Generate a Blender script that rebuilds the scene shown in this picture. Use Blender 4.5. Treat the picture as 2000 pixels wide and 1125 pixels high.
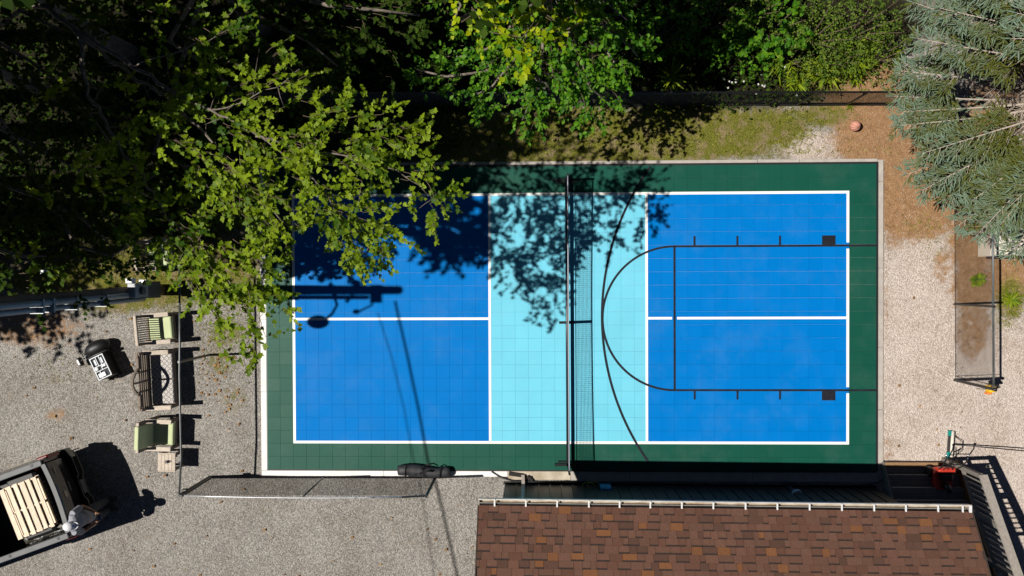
import bpy, math, random
import numpy as np
from mathutils import Vector, Matrix, Euler

random.seed(7)
rng = np.random.default_rng(7)
for o in list(bpy.data.objects):
    bpy.data.objects.remove(o)
SC = bpy.context.scene
COL = SC.collection

# ------------------------------------------------------------------ camera
CAM_POS = Vector((-0.768778, 0.915545, 18.12573))
CAM_EUL = Euler((-0.0116087, 0.0286940, -0.0038697), 'XYZ')
F_PX = 1530.0                      # focal length in photo pixels (photo 2000 x 1125)
cam = bpy.data.cameras.new('camera')
cam.sensor_width = 36.0
cam.lens = F_PX / 2000 * 36
cam.clip_end = 500
cam_ob = bpy.data.objects.new('camera', cam)
cam_ob.location = CAM_POS
cam_ob.rotation_euler = CAM_EUL
COL.objects.link(cam_ob)
SC.camera = cam_ob

# ------------------------------------------------------------------ sky and sun
SUN_EL = math.radians(55.8)
SH_DIR = math.radians(2.0)         # shadows run to +X and a touch to +Y
w = bpy.data.worlds.new('World')
SC.world = w
w.use_nodes = True
nt = w.node_tree
bg = nt.nodes['Background']
sky = nt.nodes.new('ShaderNodeTexSky')
sky.sky_type = 'NISHITA'
sky.sun_disc = False
sky.sun_elevation = SUN_EL
sky.sun_rotation = math.radians(270) - SH_DIR
sky.altitude = 2500
sky.air_density = 0.3
sky.dust_density = 0.0
sky.ozone_density = 0.3
nt.links.new(sky.outputs[0], bg.inputs[0])
bg.inputs[1].default_value = 0.05
sun = bpy.data.lights.new('sun', 'SUN')
sun.energy = 5.0
sun.angle = math.radians(0.5)
sun.color = (1.0, 0.95, 0.87)
sun_ob = bpy.data.objects.new('sun', sun)
_d = Vector((math.cos(SH_DIR) * math.cos(SUN_EL), math.sin(SH_DIR) * math.cos(SUN_EL), -math.sin(SUN_EL)))
sun_ob.rotation_euler = _d.to_track_quat('-Z', 'Y').to_euler()
sun_ob.location = (-10, 0, 20)
COL.objects.link(sun_ob)
SC.view_settings.view_transform = 'Standard'
SC.view_settings.look = 'None'
SC.view_settings.exposure = 0.15
SC.view_settings.gamma = 1.0
SC.view_settings.use_curve_mapping = False
SC.render.engine = 'CYCLES'
SC.cycles.max_bounces = 6
SC.cycles.diffuse_bounces = 3
SC.cycles.transparent_max_bounces = 8

# ------------------------------------------------------------------ helpers
_RM = CAM_EUL.to_matrix()


def P(u, v, z=0.0):
    """the place in the world, at height z, of a spot measured on the photograph"""
    d = _RM @ Vector(((u - 1000) / F_PX, -(v - 562.5) / F_PX, -1.0))
    t = (z - CAM_POS.z) / d.z
    return CAM_POS + d * t


def PX(X, Y, Z):
    d = _RM.transposed() @ (Vector((X, Y, Z)) - CAM_POS)
    return 1000 + F_PX * d.x / -d.z, 562.5 - F_PX * d.y / -d.z


MATS = {}


def nd(nt, t, **kw):
    n = nt.nodes.new(t)
    for k, v in kw.items():
        setattr(n, k, v)
    return n


def mat(name, col, col2=None, scale=12.0, rough=0.7, bump=0.0, bscale=60.0, metal=0.0, spec=0.5, rnd=0.0,
        rrnd=0.0, detail=4.0, stretch=None, trans=0.0, attr=None, coat=0.0):
    if name in MATS:
        return MATS[name]
    m = bpy.data.materials.new(name)
    m.use_nodes = True
    nt = m.node_tree
    L = nt.links
    b = nt.nodes['Principled BSDF']
    b.inputs['Roughness'].default_value = rough
    b.inputs['Metallic'].default_value = metal
    b.inputs['Specular IOR Level'].default_value = spec
    b.inputs['Coat Weight'].default_value = coat
    c4 = (*col, 1)
    tc = nd(nt, 'ShaderNodeTexCoord')
    src = tc.outputs['Object']
    if stretch:
        mp = nd(nt, 'ShaderNodeMapping')
        mp.inputs['Scale'].default_value = stretch
        L.new(src, mp.inputs[0])
        src = mp.outputs[0]
    out = None
    if col2 is not None or attr:
        mx = nd(nt, 'ShaderNodeMix', data_type='RGBA')
        mx.inputs[6].default_value = c4
        mx.inputs[7].default_value = (*(col2 or col), 1)
        if attr:
            at = nd(nt, 'ShaderNodeAttribute', attribute_name=attr)
            L.new(at.outputs['Fac'], mx.inputs[0])
        else:
            nz = nd(nt, 'ShaderNodeTexNoise')
            nz.inputs['Scale'].default_value = scale
            nz.inputs['Detail'].default_value = detail
            L.new(src, nz.inputs[0])
            rp = nd(nt, 'ShaderNodeMapRange')
            rp.inputs[1].default_value = 0.3
            rp.inputs[2].default_value = 0.7
            L.new(nz.outputs[0], rp.inputs[0])
            L.new(rp.outputs[0], mx.inputs[0])
        out = mx.outputs[2]
    else:
        rgb = nd(nt, 'ShaderNodeRGB')
        rgb.outputs[0].default_value = c4
        out = rgb.outputs[0]
    if rnd or rrnd:
        oi = nd(nt, 'ShaderNodeObjectInfo')
    if rnd:
        hs = nd(nt, 'ShaderNodeHueSaturation')
        mr = nd(nt, 'ShaderNodeMapRange')
        mr.inputs[3].default_value = 1 - rnd
        mr.inputs[4].default_value = 1 + rnd
        L.new(oi.outputs['Random'], mr.inputs[0])
        L.new(mr.outputs[0], hs.inputs['Value'])
        L.new(out, hs.inputs['Color'])
        out = hs.outputs[0]
    if rrnd:
        mr = nd(nt, 'ShaderNodeMapRange')
        mr.inputs[3].default_value = rough - rrnd
        mr.inputs[4].default_value = rough + rrnd
        L.new(oi.outputs['Random'], mr.inputs[0])
        L.new(mr.outputs[0], b.inputs['Roughness'])
    L.new(out, b.inputs['Base Color'])
    if bump:
        nz = nd(nt, 'ShaderNodeTexNoise')
        nz.inputs['Scale'].default_value = bscale
        nz.inputs['Detail'].default_value = 3
        L.new(src, nz.inputs[0])
        bp = nd(nt, 'ShaderNodeBump')
        bp.inputs['Strength'].default_value = bump
        bp.inputs['Distance'].default_value = 0.01
        L.new(nz.outputs[0], bp.inputs['Height'])
        L.new(bp.outputs[0], b.inputs['Normal'])
    if trans:
        tr = nd(nt, 'ShaderNodeBsdfTranslucent')
        hs = nd(nt, 'ShaderNodeHueSaturation')
        hs.inputs['Hue'].default_value = 0.485
        hs.inputs['Value'].default_value = 1.5
        L.new(out, hs.inputs['Color'])
        L.new(hs.outputs[0], tr.inputs[0])
        ms = nd(nt, 'ShaderNodeMixShader')
        ms.inputs[0].default_value = trans
        L.new(b.outputs[0], ms.inputs[1])
        L.new(tr.outputs[0], ms.inputs[2])
        L.new(ms.outputs[0], nt.nodes['Material Output'].inputs[0])
    MATS[name] = m
    return m


class MB:
    """collects shapes; build() links them as one mesh object"""

    def __init__(s):
        s.v, s.f, s.m = [], [], []
        s.mi = 0
        s.X = Matrix.Identity(4)

    def add(s, vs, fs):
        k = len(s.v)
        s.v += [tuple(s.X @ Vector(p)) for p in vs]
        s.f += [tuple(i + k for i in f) for f in fs]
        s.m += [s.mi] * len(fs)
        return s

    def box(s, x0, x1, y0, y1, z0, z1, M=None, bev=0.0):
        if bev > 0:
            b = bev
            vs = [(x0 + b, y0 + b, z1), (x1 - b, y0 + b, z1), (x1 - b, y1 - b, z1), (x0 + b, y1 - b, z1),
                  (x0, y0, z1 - b), (x1, y0, z1 - b), (x1, y1, z1 - b), (x0, y1, z1 - b),
                  (x0, y0, z0), (x1, y0, z0), (x1, y1, z0), (x0, y1, z0)]
            fs = [(0, 1, 2, 3), (4, 5, 1, 0), (5, 6, 2, 1), (6, 7, 3, 2), (7, 4, 0, 3),
                  (8, 9, 5, 4), (9, 10, 6, 5), (10, 11, 7, 6), (11, 8, 4, 7), (11, 10, 9, 8)]
        else:
            vs = [(x0, y0, z0), (x1, y0, z0), (x1, y1, z0), (x0, y1, z0), (x0, y0, z1), (x1, y0, z1), (x1, y1, z1), (x0, y1, z1)]
            fs = [(3, 2, 1, 0), (4, 5, 6, 7), (0, 1, 5, 4), (1, 2, 6, 5), (2, 3, 7, 6), (3, 0, 4, 7)]
        if M is not None:
            vs = [tuple(M @ Vector(p)) for p in vs]
        return s.add(vs, fs)

    def bar(s, a, b, w, h, up=(0, 0, 1)):
        """box from point a to point b, w wide and h high"""
        a, b = Vector(a), Vector(b)
        d = (b - a)
        n = d.normalized()
        side = n.cross(Vector(up))
        if side.length < 1e-4:
            side = Vector((1, 0, 0))
        side.normalize()
        u2 = side.cross(n)
        vs = []
        for p in (a, b):
            for sx, sy in ((-1, -1), (1, -1), (1, 1), (-1, 1)):
                vs.append(tuple(p + side * (w / 2 * sx) + u2 * (h / 2 * sy)))
        return s.add(vs, [(3, 2, 1, 0), (4, 5, 6, 7), (0, 1, 5, 4), (1, 2, 6, 5), (2, 3, 7, 6), (3, 0, 4, 7)])

    def tube(s, pts, r, n=8, cap=True):
        pts = [Vector(p) for p in pts]
        if not hasattr(r, '__len__'):
            r = [r] * len(pts)
        vs, fs = [], []
        prev = None
        for i, p in enumerate(pts):
            d = (pts[min(i + 1, len(pts) - 1)] - pts[max(i - 1, 0)])
            d.normalize()
            if prev is None:
                a = d.cross(Vector((0, 0, 1)))
                if a.length < 1e-3:
                    a = Vector((1, 0, 0))
            else:
                a = prev - d * prev.dot(d)
                if a.length < 1e-4:
                    a = d.orthogonal()
            a.normalize()
            prev = a
            b = d.cross(a)
            for k in range(n):
                t = 2 * math.pi * k / n
                vs.append(tuple(p + (a * math.cos(t) + b * math.sin(t)) * r[i]))
        for i in range(len(pts) - 1):
            for k in range(n):
                k2 = (k + 1) % n
                fs.append((i * n + k, i * n + k2, (i + 1) * n + k2, (i + 1) * n + k))
        if cap:
            fs.append(tuple(range(n - 1, -1, -1)))
            fs.append(tuple((len(pts) - 1) * n + k for k in range(n)))
        return s.add(vs, fs)

    def cyl(s, a, b, r, r2=None, n=12):
        return s.tube([a, b], [r, r if r2 is None else r2], n)

    def ball(s, c, r, nu=14, nv=9, M=None):
        if not hasattr(r, '__len__'):
            r = (r, r, r)
        vs, fs = [], []
        for j in range(nv + 1):
            ph = math.pi * j / nv
            for i in range(nu):
                th = 2 * math.pi * i / nu
                p = Vector((r[0] * math.sin(ph) * math.cos(th), r[1] * math.sin(ph) * math.sin(th), r[2] * math.cos(ph)))
                if M is not None:
                    p = M @ p
                vs.append(tuple(Vector(c) + p))
        for j in range(nv):
            for i in range(nu):
                i2 = (i + 1) % nu
                fs.append((j * nu + i, (j + 1) * nu + i, (j + 1) * nu + i2, j * nu + i2))
        return s.add(vs, fs)

    def prism(s, poly, z0, z1):
        """closed outline (x, y) pulled up from z0 to z1"""
        n = len(poly)
        vs = [(x, y, z0) for x, y in poly] + [(x, y, z1) for x, y in poly]
        fs = [tuple(range(n - 1, -1, -1)), tuple(range(n, 2 * n))] + [(i, (i + 1) % n, n + (i + 1) % n, n + i) for i in range(n)]
        return s.add(vs, fs)

    def mesh(s, name, mats, smooth=False):
        me = bpy.data.meshes.new(name)
        me.from_pydata(s.v, [], s.f)
        if not isinstance(mats, (list, tuple)):
            mats = [mats]
        for m in mats:
            me.materials.append(m)
        if len(mats) > 1:
            me.polygons.foreach_set('material_index', s.m)
        if smooth:
            me.polygons.foreach_set('use_smooth', [True] * len(me.polygons))
        me.update()
        return me

    def build(s, name, mats, parent=None, smooth=False, label=None, cat=None, group=None, kind=None, loc=None, rz=0.0):
        return link(name, s.mesh(name, mats, smooth), parent, label, cat, group, kind, loc, rz)


def link(name, me, parent=None, label=None, cat=None, group=None, kind=None, loc=None, rz=0.0):
    o = bpy.data.objects.new(name, me)
    COL.objects.link(o)
    if parent is not None:
        o.parent = parent
    if loc is not None:
        o.location = loc
    if rz:
        o.rotation_euler = (0, 0, rz)
    if label:
        o['label'] = label
    if cat:
        o['category'] = cat
    if group:
        o['group'] = group
    if kind:
        o['kind'] = kind
    return o


def thing(name, label, cat, loc=(0, 0, 0), rz=0.0, group=None):
    return link(name, None, None, label, cat, group, None, loc, rz)


def copy_tree(o, parent=None):
    c = o.copy()
    COL.objects.link(c)
    c.parent = parent
    for ch in list(o.children):
        copy_tree(ch, c)
    return c


def bevel(o, wd=0.006, seg=2):
    md = o.modifiers.new('bevel', 'BEVEL')
    md.width = wd
    md.segments = seg
    md.limit_method = 'ANGLE'
    return o


def arr_mesh(name, V, F, m, tint=None, smooth=False):
    """mesh from numpy arrays: V (n,3), F (k,3)"""
    me = bpy.data.meshes.new(name)
    me.vertices.add(len(V))
    me.vertices.foreach_set('co', np.ascontiguousarray(V, dtype=np.float32).ravel())
    k = F.shape[1]
    me.loops.add(F.size)
    me.loops.foreach_set('vertex_index', np.ascontiguousarray(F, dtype=np.int32).ravel())
    me.polygons.add(len(F))
    me.polygons.foreach_set('loop_start', np.arange(0, F.size, k, dtype=np.int32))
    me.polygons.foreach_set('loop_total', np.full(len(F), k, dtype=np.int32))
    if tint is not None:
        at = me.attributes.new('tint', 'FLOAT', 'POINT')
        at.data.foreach_set('value', np.ascontiguousarray(tint, dtype=np.float32))
    if smooth:
        me.polygons.foreach_set('use_smooth', np.ones(len(F), dtype=bool))
    me.materials.append(m)
    me.update(calc_edges=True)
    return me


# ------------------------------------------------------------------ plain materials
M_white = mat('white_line_paint', (.82, .82, .8), rough=.55)
M_blackline = mat('black_line_paint', (.010, .012, .018), (.020, .023, .032), scale=8, rough=.5, spec=.2)
M_blackmetal = mat('black_metal', (.012, .012, .014), rough=.35, spec=.5)
M_blackvinyl = mat('black_vinyl_wire', (.02, .02, .02), rough=.5)
M_wood = mat('weathered_wood', (.27, .215, .17), (.15, .12, .095), scale=14, rough=.85, bump=.3, bscale=40, stretch=(1, 6, 6), rnd=.12)
M_woodpale = mat('pale_wood', (.62, .54, .46), (.42, .35, .28), scale=12, rough=.85, bump=.2, stretch=(1, 6, 6), rnd=.08)
M_cushion = mat('pale_green_cushion', (.55, .61, .36), (.50, .56, .32), scale=6, rough=.9, bump=.15, bscale=25)
M_concrete = mat('concrete', (.46, .42, .38), (.36, .33, .30), scale=5, rough=.9, bump=.2, bscale=30)
M_whitecon = mat('white_painted_concrete', (.84, .82, .80), (.72, .70, .68), scale=3, rough=.85, bump=.1)

# ------------------------------------------------------------------ ground
def blobmask(X, Y, blobs):
    """soft union of ellipses given as photo spots on the ground (u, v, ru, rv, weight)"""
    g = np.zeros_like(X)
    for u, v, ru, rv, wt in blobs:
        c = P(u, v)
        rx, ry = ru / 84.5, rv / 84.5
        d = np.sqrt(((X - c.x) / rx) ** 2 + ((Y - c.y) / ry) ** 2)
        g = np.maximum(g, wt * np.clip(1.5 - d, 0, 1))
    return g


GRASS = [(1100, 300, 480, 26, .8), (1120, 255, 190, 50, 1), (1340, 255, 190, 52, 1), (1500, 250, 90, 45, .85), (1440, 290, 80, 18, .8), (1600, 225, 70, 26, .7),
         (1600, 150, 80, 40, .6), (900, 260, 180, 45, .9), (700, 250, 200, 60, .9),
         (230, 560, 120, 50, 1), (330, 545, 80, 60, .9), (120, 545, 120, 45, .9), (300, 470, 200, 90, .8),
         (460, 520, 60, 90, .7), (1975, 585, 28, 45, .8), (1960, 630, 20, 14, .5), (1560, 190, 60, 20, .6),
         (430, 710, 38, 30, .5), (440, 650, 45, 40, .55), (455, 780, 40, 40, .42), (120, 720, 60, 40, .22), (340, 800, 40, 30, .25),
         (530, 990, 60, 30, .3), (1800, 440, 40, 22, .34), (1830, 480, 30, 22, .3)]
DIRT = [(1900, 640, 40, 80, .62), (60, 640, 130, 50, .55), (1690, 190, 90, 80, 1), (1740, 270, 110, 70, 1), (1790, 350, 75, 90, 1), (1790, 410, 80, 60, 1), (1690, 285, 60, 30, 1), (1770, 430, 55, 36, .9), (1640, 160, 70, 40, .8),
        (1860, 330, 120, 100, 1), (1900, 460, 50, 90, .9), (1900, 560, 50, 70, .7), (1970, 540, 50, 60, .8), (1840, 520, 24, 40, .55),
        (2050, 250, 160, 160, 1), (1745, 470, 25, 20, .6), (1960, 660, 40, 40, .35), (110, 810, 26, 20, .5), (30, 620, 60, 40, .5),
        (440, 690, 50, 50, .3), (1735, 880, 14, 40, .45), (1730, 600, 6, 200, .5), (1400, 300, 120, 12, .45), (1180, 285, 60, 20, .3)]
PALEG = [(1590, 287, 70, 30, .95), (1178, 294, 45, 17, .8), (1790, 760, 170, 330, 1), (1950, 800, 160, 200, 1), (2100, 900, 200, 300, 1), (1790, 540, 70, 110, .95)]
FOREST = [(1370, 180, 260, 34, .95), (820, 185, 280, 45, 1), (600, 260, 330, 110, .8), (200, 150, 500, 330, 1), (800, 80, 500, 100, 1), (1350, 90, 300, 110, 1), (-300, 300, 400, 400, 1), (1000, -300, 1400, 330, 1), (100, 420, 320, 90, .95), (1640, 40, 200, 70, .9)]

gx = np.concatenate([[-90, -50, -30, -20], np.linspace(-15, 15, 301), [20, 30, 50, 90]])
gy = np.concatenate([[-90, -50, -30, -15], np.linspace(-9.5, 11, 206), [15, 30, 50, 90]])
GX, GY = np.meshgrid(gx, gy)
rr = np.random.default_rng(3)
gz = (rr.random(GX.shape) - .5) * .012 + .012 * np.sin(GX * 1.7 + GY) * np.cos(GY * 1.3 - GX * .6)
onc = (np.abs(GX) < 7.6) & (GY > -4.6) & (GY < 3.9)
gz[onc] = -0.01
gz = np.clip(gz, -.03, .02)
V = np.stack([GX.ravel(), GY.ravel(), gz.ravel()], 1)
nyg, nxg = GX.shape
ii = np.arange(nyg * nxg).reshape(nyg, nxg)
F = np.stack([ii[:-1, :-1].ravel(), ii[:-1, 1:].ravel(), ii[1:, 1:].ravel(), ii[1:, :-1].ravel()], 1)


def ground_material():
    m = bpy.data.materials.new('ground_gravel_dirt_grass')
    m.use_nodes = True
    nt = m.node_tree
    L = nt.links
    b = nt.nodes['Principled BSDF']
    b.inputs['Roughness'].default_value = .95
    b.inputs['Specular IOR Level'].default_value = .15
    tc = nd(nt, 'ShaderNodeTexCoord')
    src = tc.outputs['Object']

    def noise(sc, det=4, rough=.6):
        n = nd(nt, 'ShaderNodeTexNoise')
        n.inputs['Scale'].default_value = sc
        n.inputs['Detail'].default_value = det
        n.inputs['Roughness'].default_value = rough
        L.new(src, n.inputs[0])
        return n.outputs[0]

    def ramp(x, stops):
        r = nd(nt, 'ShaderNodeValToRGB')
        el = r.color_ramp.elements
        while len(el) < len(stops):
            el.new(.5)
        for e, (p, c) in zip(el, stops):
            e.position = p
            e.color = (*c, 1)
        L.new(x, r.inputs[0])
        return r.outputs[0]

    def mix(f, a, c, mode='MIX'):
        x = nd(nt, 'ShaderNodeMix', data_type='RGBA', blend_type=mode)
        if hasattr(f, 'is_linked') or hasattr(f, 'links'):
            L.new(f, x.inputs[0])
        else:
            x.inputs[0].default_value = f
        for i, q in ((6, a), (7, c)):
            if isinstance(q, tuple):
                x.inputs[i].default_value = (*q, 1)
            else:
                L.new(q, x.inputs[i])
        return x.outputs[2]

    def mth(op, a, c):
        x = nd(nt, 'ShaderNodeMath', operation=op)
        for i, q in ((0, a), (1, c)):
            if isinstance(q, (int, float)):
                x.inputs[i].default_value = q
            else:
                L.new(q, x.inputs[i])
        return x.outputs[0]

    def mask(name, sc, soft=.12, amt=.9):
        a = nd(nt, 'ShaderNodeAttribute', attribute_name=name).outputs['Fac']
        n = mth('MULTIPLY', mth('SUBTRACT', noise(sc, 6, .7), .5), amt)
        s_ = mth('ADD', a, n)
        r = nd(nt, 'ShaderNodeMapRange', interpolation_type='SMOOTHSTEP')
        r.inputs[1].default_value = .5 - soft
        r.inputs[2].default_value = .5 + soft
        L.new(s_, r.inputs[0])
        return r.outputs[0]

    vo = nd(nt, 'ShaderNodeTexVoronoi')
    vo.inputs['Scale'].default_value = 42
    L.new(src, vo.inputs[0])
    vo2 = nd(nt, 'ShaderNodeTexVoronoi')
    vo2.inputs['Scale'].default_value = 88
    L.new(src, vo2.inputs[0])
    sep = nd(nt, 'ShaderNodeSeparateColor')
    L.new(vo.outputs['Color'], sep.inputs[0])
    sep2 = nd(nt, 'ShaderNodeSeparateColor')
    L.new(vo2.outputs['Color'], sep2.inputs[0])
    val = mth('ADD', mth('MULTIPLY', sep.outputs[0], .55), mth('MULTIPLY', sep2.outputs[0], .45))
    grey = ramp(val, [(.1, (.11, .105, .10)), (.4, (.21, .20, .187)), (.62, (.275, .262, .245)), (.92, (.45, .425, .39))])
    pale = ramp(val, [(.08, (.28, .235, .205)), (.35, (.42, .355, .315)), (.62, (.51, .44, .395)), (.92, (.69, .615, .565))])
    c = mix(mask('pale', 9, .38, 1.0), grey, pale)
    c = mix(.5, c, ramp(noise(.9, 6), [(.3, (.33, .29, .25)), (.7, (.72, .70, .68))]), 'SOFT_LIGHT')
    lit_ = nd(nt, 'ShaderNodeMapRange', interpolation_type='SMOOTHSTEP')
    lit_.inputs[1].default_value = .54
    lit_.inputs[2].default_value = .74
    lit_.inputs[4].default_value = .55
    L.new(noise(2.6, 8, .72), lit_.inputs[0])
    c = mix(lit_.outputs[0], c, ramp(noise(30, 4, .7), [(.3, (.10, .075, .045)), (.7, (.27, .215, .15))]))
    dirt = ramp(noise(7, 10, .8), [(.25, (.10, .056, .030)), (.48, (.285, .16, .077)), (.62, (.35, .207, .108)), (.8, (.47, .33, .21))])
    dsp = nd(nt, 'ShaderNodeMapRange')
    dsp.inputs[1].default_value = .80
    dsp.inputs[2].default_value = .92
    dsp.inputs[4].default_value = .7
    L.new(sep2.outputs[1], dsp.inputs[0])
    dirt = mix(dsp.outputs[0], dirt, ramp(sep2.outputs[2], [(.3, (.08, .05, .03)), (.6, (.34, .26, .18)), (.9, (.6, .52, .44))]))
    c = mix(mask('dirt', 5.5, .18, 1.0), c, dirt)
    gr = ramp(noise(26, 8, .85), [(.25, (.035, .035, .006)), (.48, (.11, .115, .014)), (.62, (.19, .18, .04)), (.8, (.32, .26, .13))])
    gr2 = ramp(noise(34, 6, .8), [(.3, (.10, .07, .035)), (.55, (.24, .185, .10)), (.8, (.38, .31, .21))])
    gm_ = nd(nt, 'ShaderNodeMapRange', interpolation_type='SMOOTHSTEP')
    gm_.inputs[1].default_value = .45
    gm_.inputs[2].default_value = .62
    L.new(noise(3.2, 8, .75), gm_.inputs[0])
    gr = mix(gm_.outputs[0], gr, gr2)
    c = mix(mask('grass', 7.5, .2, 1.1), c, gr)
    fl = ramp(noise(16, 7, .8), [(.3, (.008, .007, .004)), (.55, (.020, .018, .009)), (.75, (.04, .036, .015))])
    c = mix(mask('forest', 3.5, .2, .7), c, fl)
    L.new(c, b.inputs['Base Color'])
    bp = nd(nt, 'ShaderNodeBump')
    bp.inputs['Strength'].default_value = .6
    bp.inputs['Distance'].default_value = .02
    h = mth('ADD', mth('MULTIPLY', vo.outputs['Distance'], -1.0), mth('MULTIPLY', noise(45, 4), .6))
    L.new(h, bp.inputs['Height'])
    L.new(bp.outputs[0], b.inputs['Normal'])
    return m


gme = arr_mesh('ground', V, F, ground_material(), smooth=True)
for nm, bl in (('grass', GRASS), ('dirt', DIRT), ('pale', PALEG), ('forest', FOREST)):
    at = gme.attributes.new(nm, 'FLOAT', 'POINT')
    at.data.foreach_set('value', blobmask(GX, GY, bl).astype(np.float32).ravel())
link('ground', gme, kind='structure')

# ------------------------------------------------------------------ court of clip-together tiles
T = 0.305
TZ = 0.045                                    # top of the tiles
court = MB().box(-23 * T, 23 * T, -11.5 * T, 11.5 * T, -.02, TZ - .016).build('court', M_concrete, kind='structure')


def tile_mat(name, c, rough=.42, sp=.045, rv=.10):
    m = mat(name, c, tuple(x * .93 for x in c), scale=1.2, rough=rough, bump=.2, bscale=260, rnd=.022, rrnd=rv, spec=sp)
    # dust and dried puddles lying over many tiles
    nt = m.node_tree
    b = nt.nodes['Principled BSDF']
    src = b.inputs['Base Color'].links[0].from_socket
    ge = nd(nt, 'ShaderNodeNewGeometry')
    nz = nd(nt, 'ShaderNodeTexNoise')
    nz.inputs['Scale'].default_value = .8
    nz.inputs['Detail'].default_value = 9
    nz.inputs['Roughness'].default_value = .68
    nt.links.new(ge.outputs['Position'], nz.inputs[0])
    mr = nd(nt, 'ShaderNodeMapRange', interpolation_type='SMOOTHSTEP')
    mr.inputs[1].default_value = .46
    mr.inputs[2].default_value = .74
    mr.inputs[4].default_value = .05
    nt.links.new(nz.outputs[0], mr.inputs[0])
    mx = nd(nt, 'ShaderNodeMix', data_type='RGBA')
    mx.inputs[7].default_value = (.34, .36, .34, 1)
    nt.links.new(mr.outputs[0], mx.inputs[0])
    nt.links.new(src, mx.inputs[6])
    nt.links.new(mx.outputs[2], b.inputs['Base Color'])
    return m


TM = {'green': tile_mat('green_court_tile', (.005, .076, .051), .46, .2, .035), 'blue': tile_mat('blue_court_tile', (.0, .168, .54), .48),
      'aqua': tile_mat('aqua_court_tile', (.165, .57, .74), .45)}


def tile_kind(i, j):
    """column -23..22, row 0..22"""
    if j < 2 or j > 20 or i < -21 or i > 20:
        return 'green'
    return 'aqua' if -6 <= i < 6 else 'blue'


tile_me = {}
for k, m in TM.items():
    g = .0009
    tile_me[k] = MB().box(g, T - g, g, T - g, -.015, 0, bev=.002).mesh('tile', m)
one = [(i, j) for i in range(6, 21) for j in range(2, 21)] + [(21, j) for j in range(4, 19)]
one = set(one[:300])
rest = {'green': MB(), 'blue': MB(), 'aqua': MB()}
for i in range(-23, 23):
    for j in range(23):
        k = tile_kind(i, j)
        if (i, j) in one:
            link('tile', tile_me[k], court, loc=(i * T, (j - 11.5) * T, TZ + random.uniform(-.0006, .0006)))
        else:
            g = .0009
            zz = TZ + random.uniform(-.0006, .0006)
            rest[k].box(i * T + g, (i + 1) * T - g, (j - 11.5) * T + g, (j - 10.5) * T - g, zz - .015, zz, bev=.002)


def island_variation(m):
    """the joined tiles vary one by one like the single ones"""
    m2 = m.copy()
    nt = m2.node_tree
    gi = nt.nodes.new('ShaderNodeNewGeometry')
    for n in list(nt.nodes):
        if n.type == 'OBJECT_INFO':
            for l in list(n.outputs['Random'].links):
                nt.links.new(gi.outputs['Random Per Island'], l.to_socket)
    return m2


for k in rest:
    rest[k].build('tiles_' + k, island_variation(TM[k]), court, kind='stuff')

# painted lines, thin sheets on the tiles
LZ = TZ + .004
LW = .062


def sheet(name, x0, x1, y0, y1, m, z=LZ):
    return MB().box(x0, x1, y0, y1, z - .0025, z).build(name, m, court)


bx, by = 21 * T, 9.5 * T
lane = P(1500, 480.5).y
laneb = P(1500, 761.5).y
sheet('white_line', -bx, bx, by - LW, by, M_white)
sheet('white_line', -bx, bx, -by, -by + LW, M_white)
sheet('white_line', -bx, -bx + LW, -by + LW, by - LW, M_white)
for a, c in ((lane + .07, by - LW), (laneb + .07, lane - .07), (-by + LW, laneb - .07)):
    sheet('white_line', bx - LW, bx, a, c, M_white)
sheet('white_line', -6 * T - .005, -6 * T + .052, -by + LW, by - LW, M_white)
for a, c in ((P(1262, 483).y + .27, by - LW), (P(1262, 490).y - .08, P(1262, 750).y), (-by + LW, P(1262, 755).y)):
    pass
sheet('white_line', 6 * T - .052, 6 * T + .005, -by + LW, by - LW, M_white)
sheet('white_line', -bx + LW, -6 * T - .005, -.028, .03, M_white)
ft = P(1316.6, 620).x
sheet('white_line', 6 * T + .005, ft - .055, -.028, .03, M_white)
sheet('white_line', ft + .06, bx - LW, -.028, .03, M_white)
BW = .047
LZ2 = LZ + .004
lc = (lane + laneb) / 2
lr = (lane - laneb) / 2
sheet('black_line', ft, 23 * T, lane - BW / 2, lane + BW / 2, M_blackline, LZ2)
sheet('black_line', ft, 23 * T, laneb - BW / 2, laneb + BW / 2, M_blackline, LZ2)
sheet('black_line', ft - BW / 2, ft + BW / 2, laneb + BW / 2, lane - BW / 2, M_blackline, LZ2)
for uu in (1355.5, 1439, 1522):
    x = P(uu, 470).x
    sheet('black_line', x - .022, x + .022, lane + BW / 2, lane + BW / 2 + .21, M_blackline, LZ2)
    sheet('black_line', x - .022, x + .022, laneb - BW / 2 - .19, laneb - BW / 2, M_blackline, LZ2)
x0, x1 = P(1604, 470).x, P(1630, 470).x
sheet('lane_block', x0, x1, lane + BW / 2, lane + BW / 2 + .21, M_blackline, LZ2)
sheet('lane_block', x0, x1, laneb - BW / 2 - .21, laneb - BW / 2, M_blackline, LZ2)


def arc(name, cx, cy, r, a0, a1, z, n=64):
    vs, fs = [], []
    for i in range(n + 1):
        a = a0 + (a1 - a0) * i / n
        for q in (r - BW / 2, r + BW / 2):
            vs.append((cx + q * math.cos(a), cy + q * math.sin(a), z))
    for i in range(n):
        fs.append((2 * i, 2 * i + 1, 2 * i + 3, 2 * i + 2))
    return MB().add(vs, fs).build(name, M_blackline, court)


arc('free_throw_arc', ft, lc, lr, math.pi / 2, 1.5 * math.pi, LZ2 + .004)
R3 = 5.85
c3 = P(1175, 618)
ymax, ymin = 11.5 * T, P(1259, 902).y
arc('three_point_arc', c3.x + R3, c3.y, R3, math.pi - math.asin((ymax - c3.y - .02) / R3), math.pi + math.asin((c3.y - ymin) / R3), LZ2 + .008)

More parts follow.
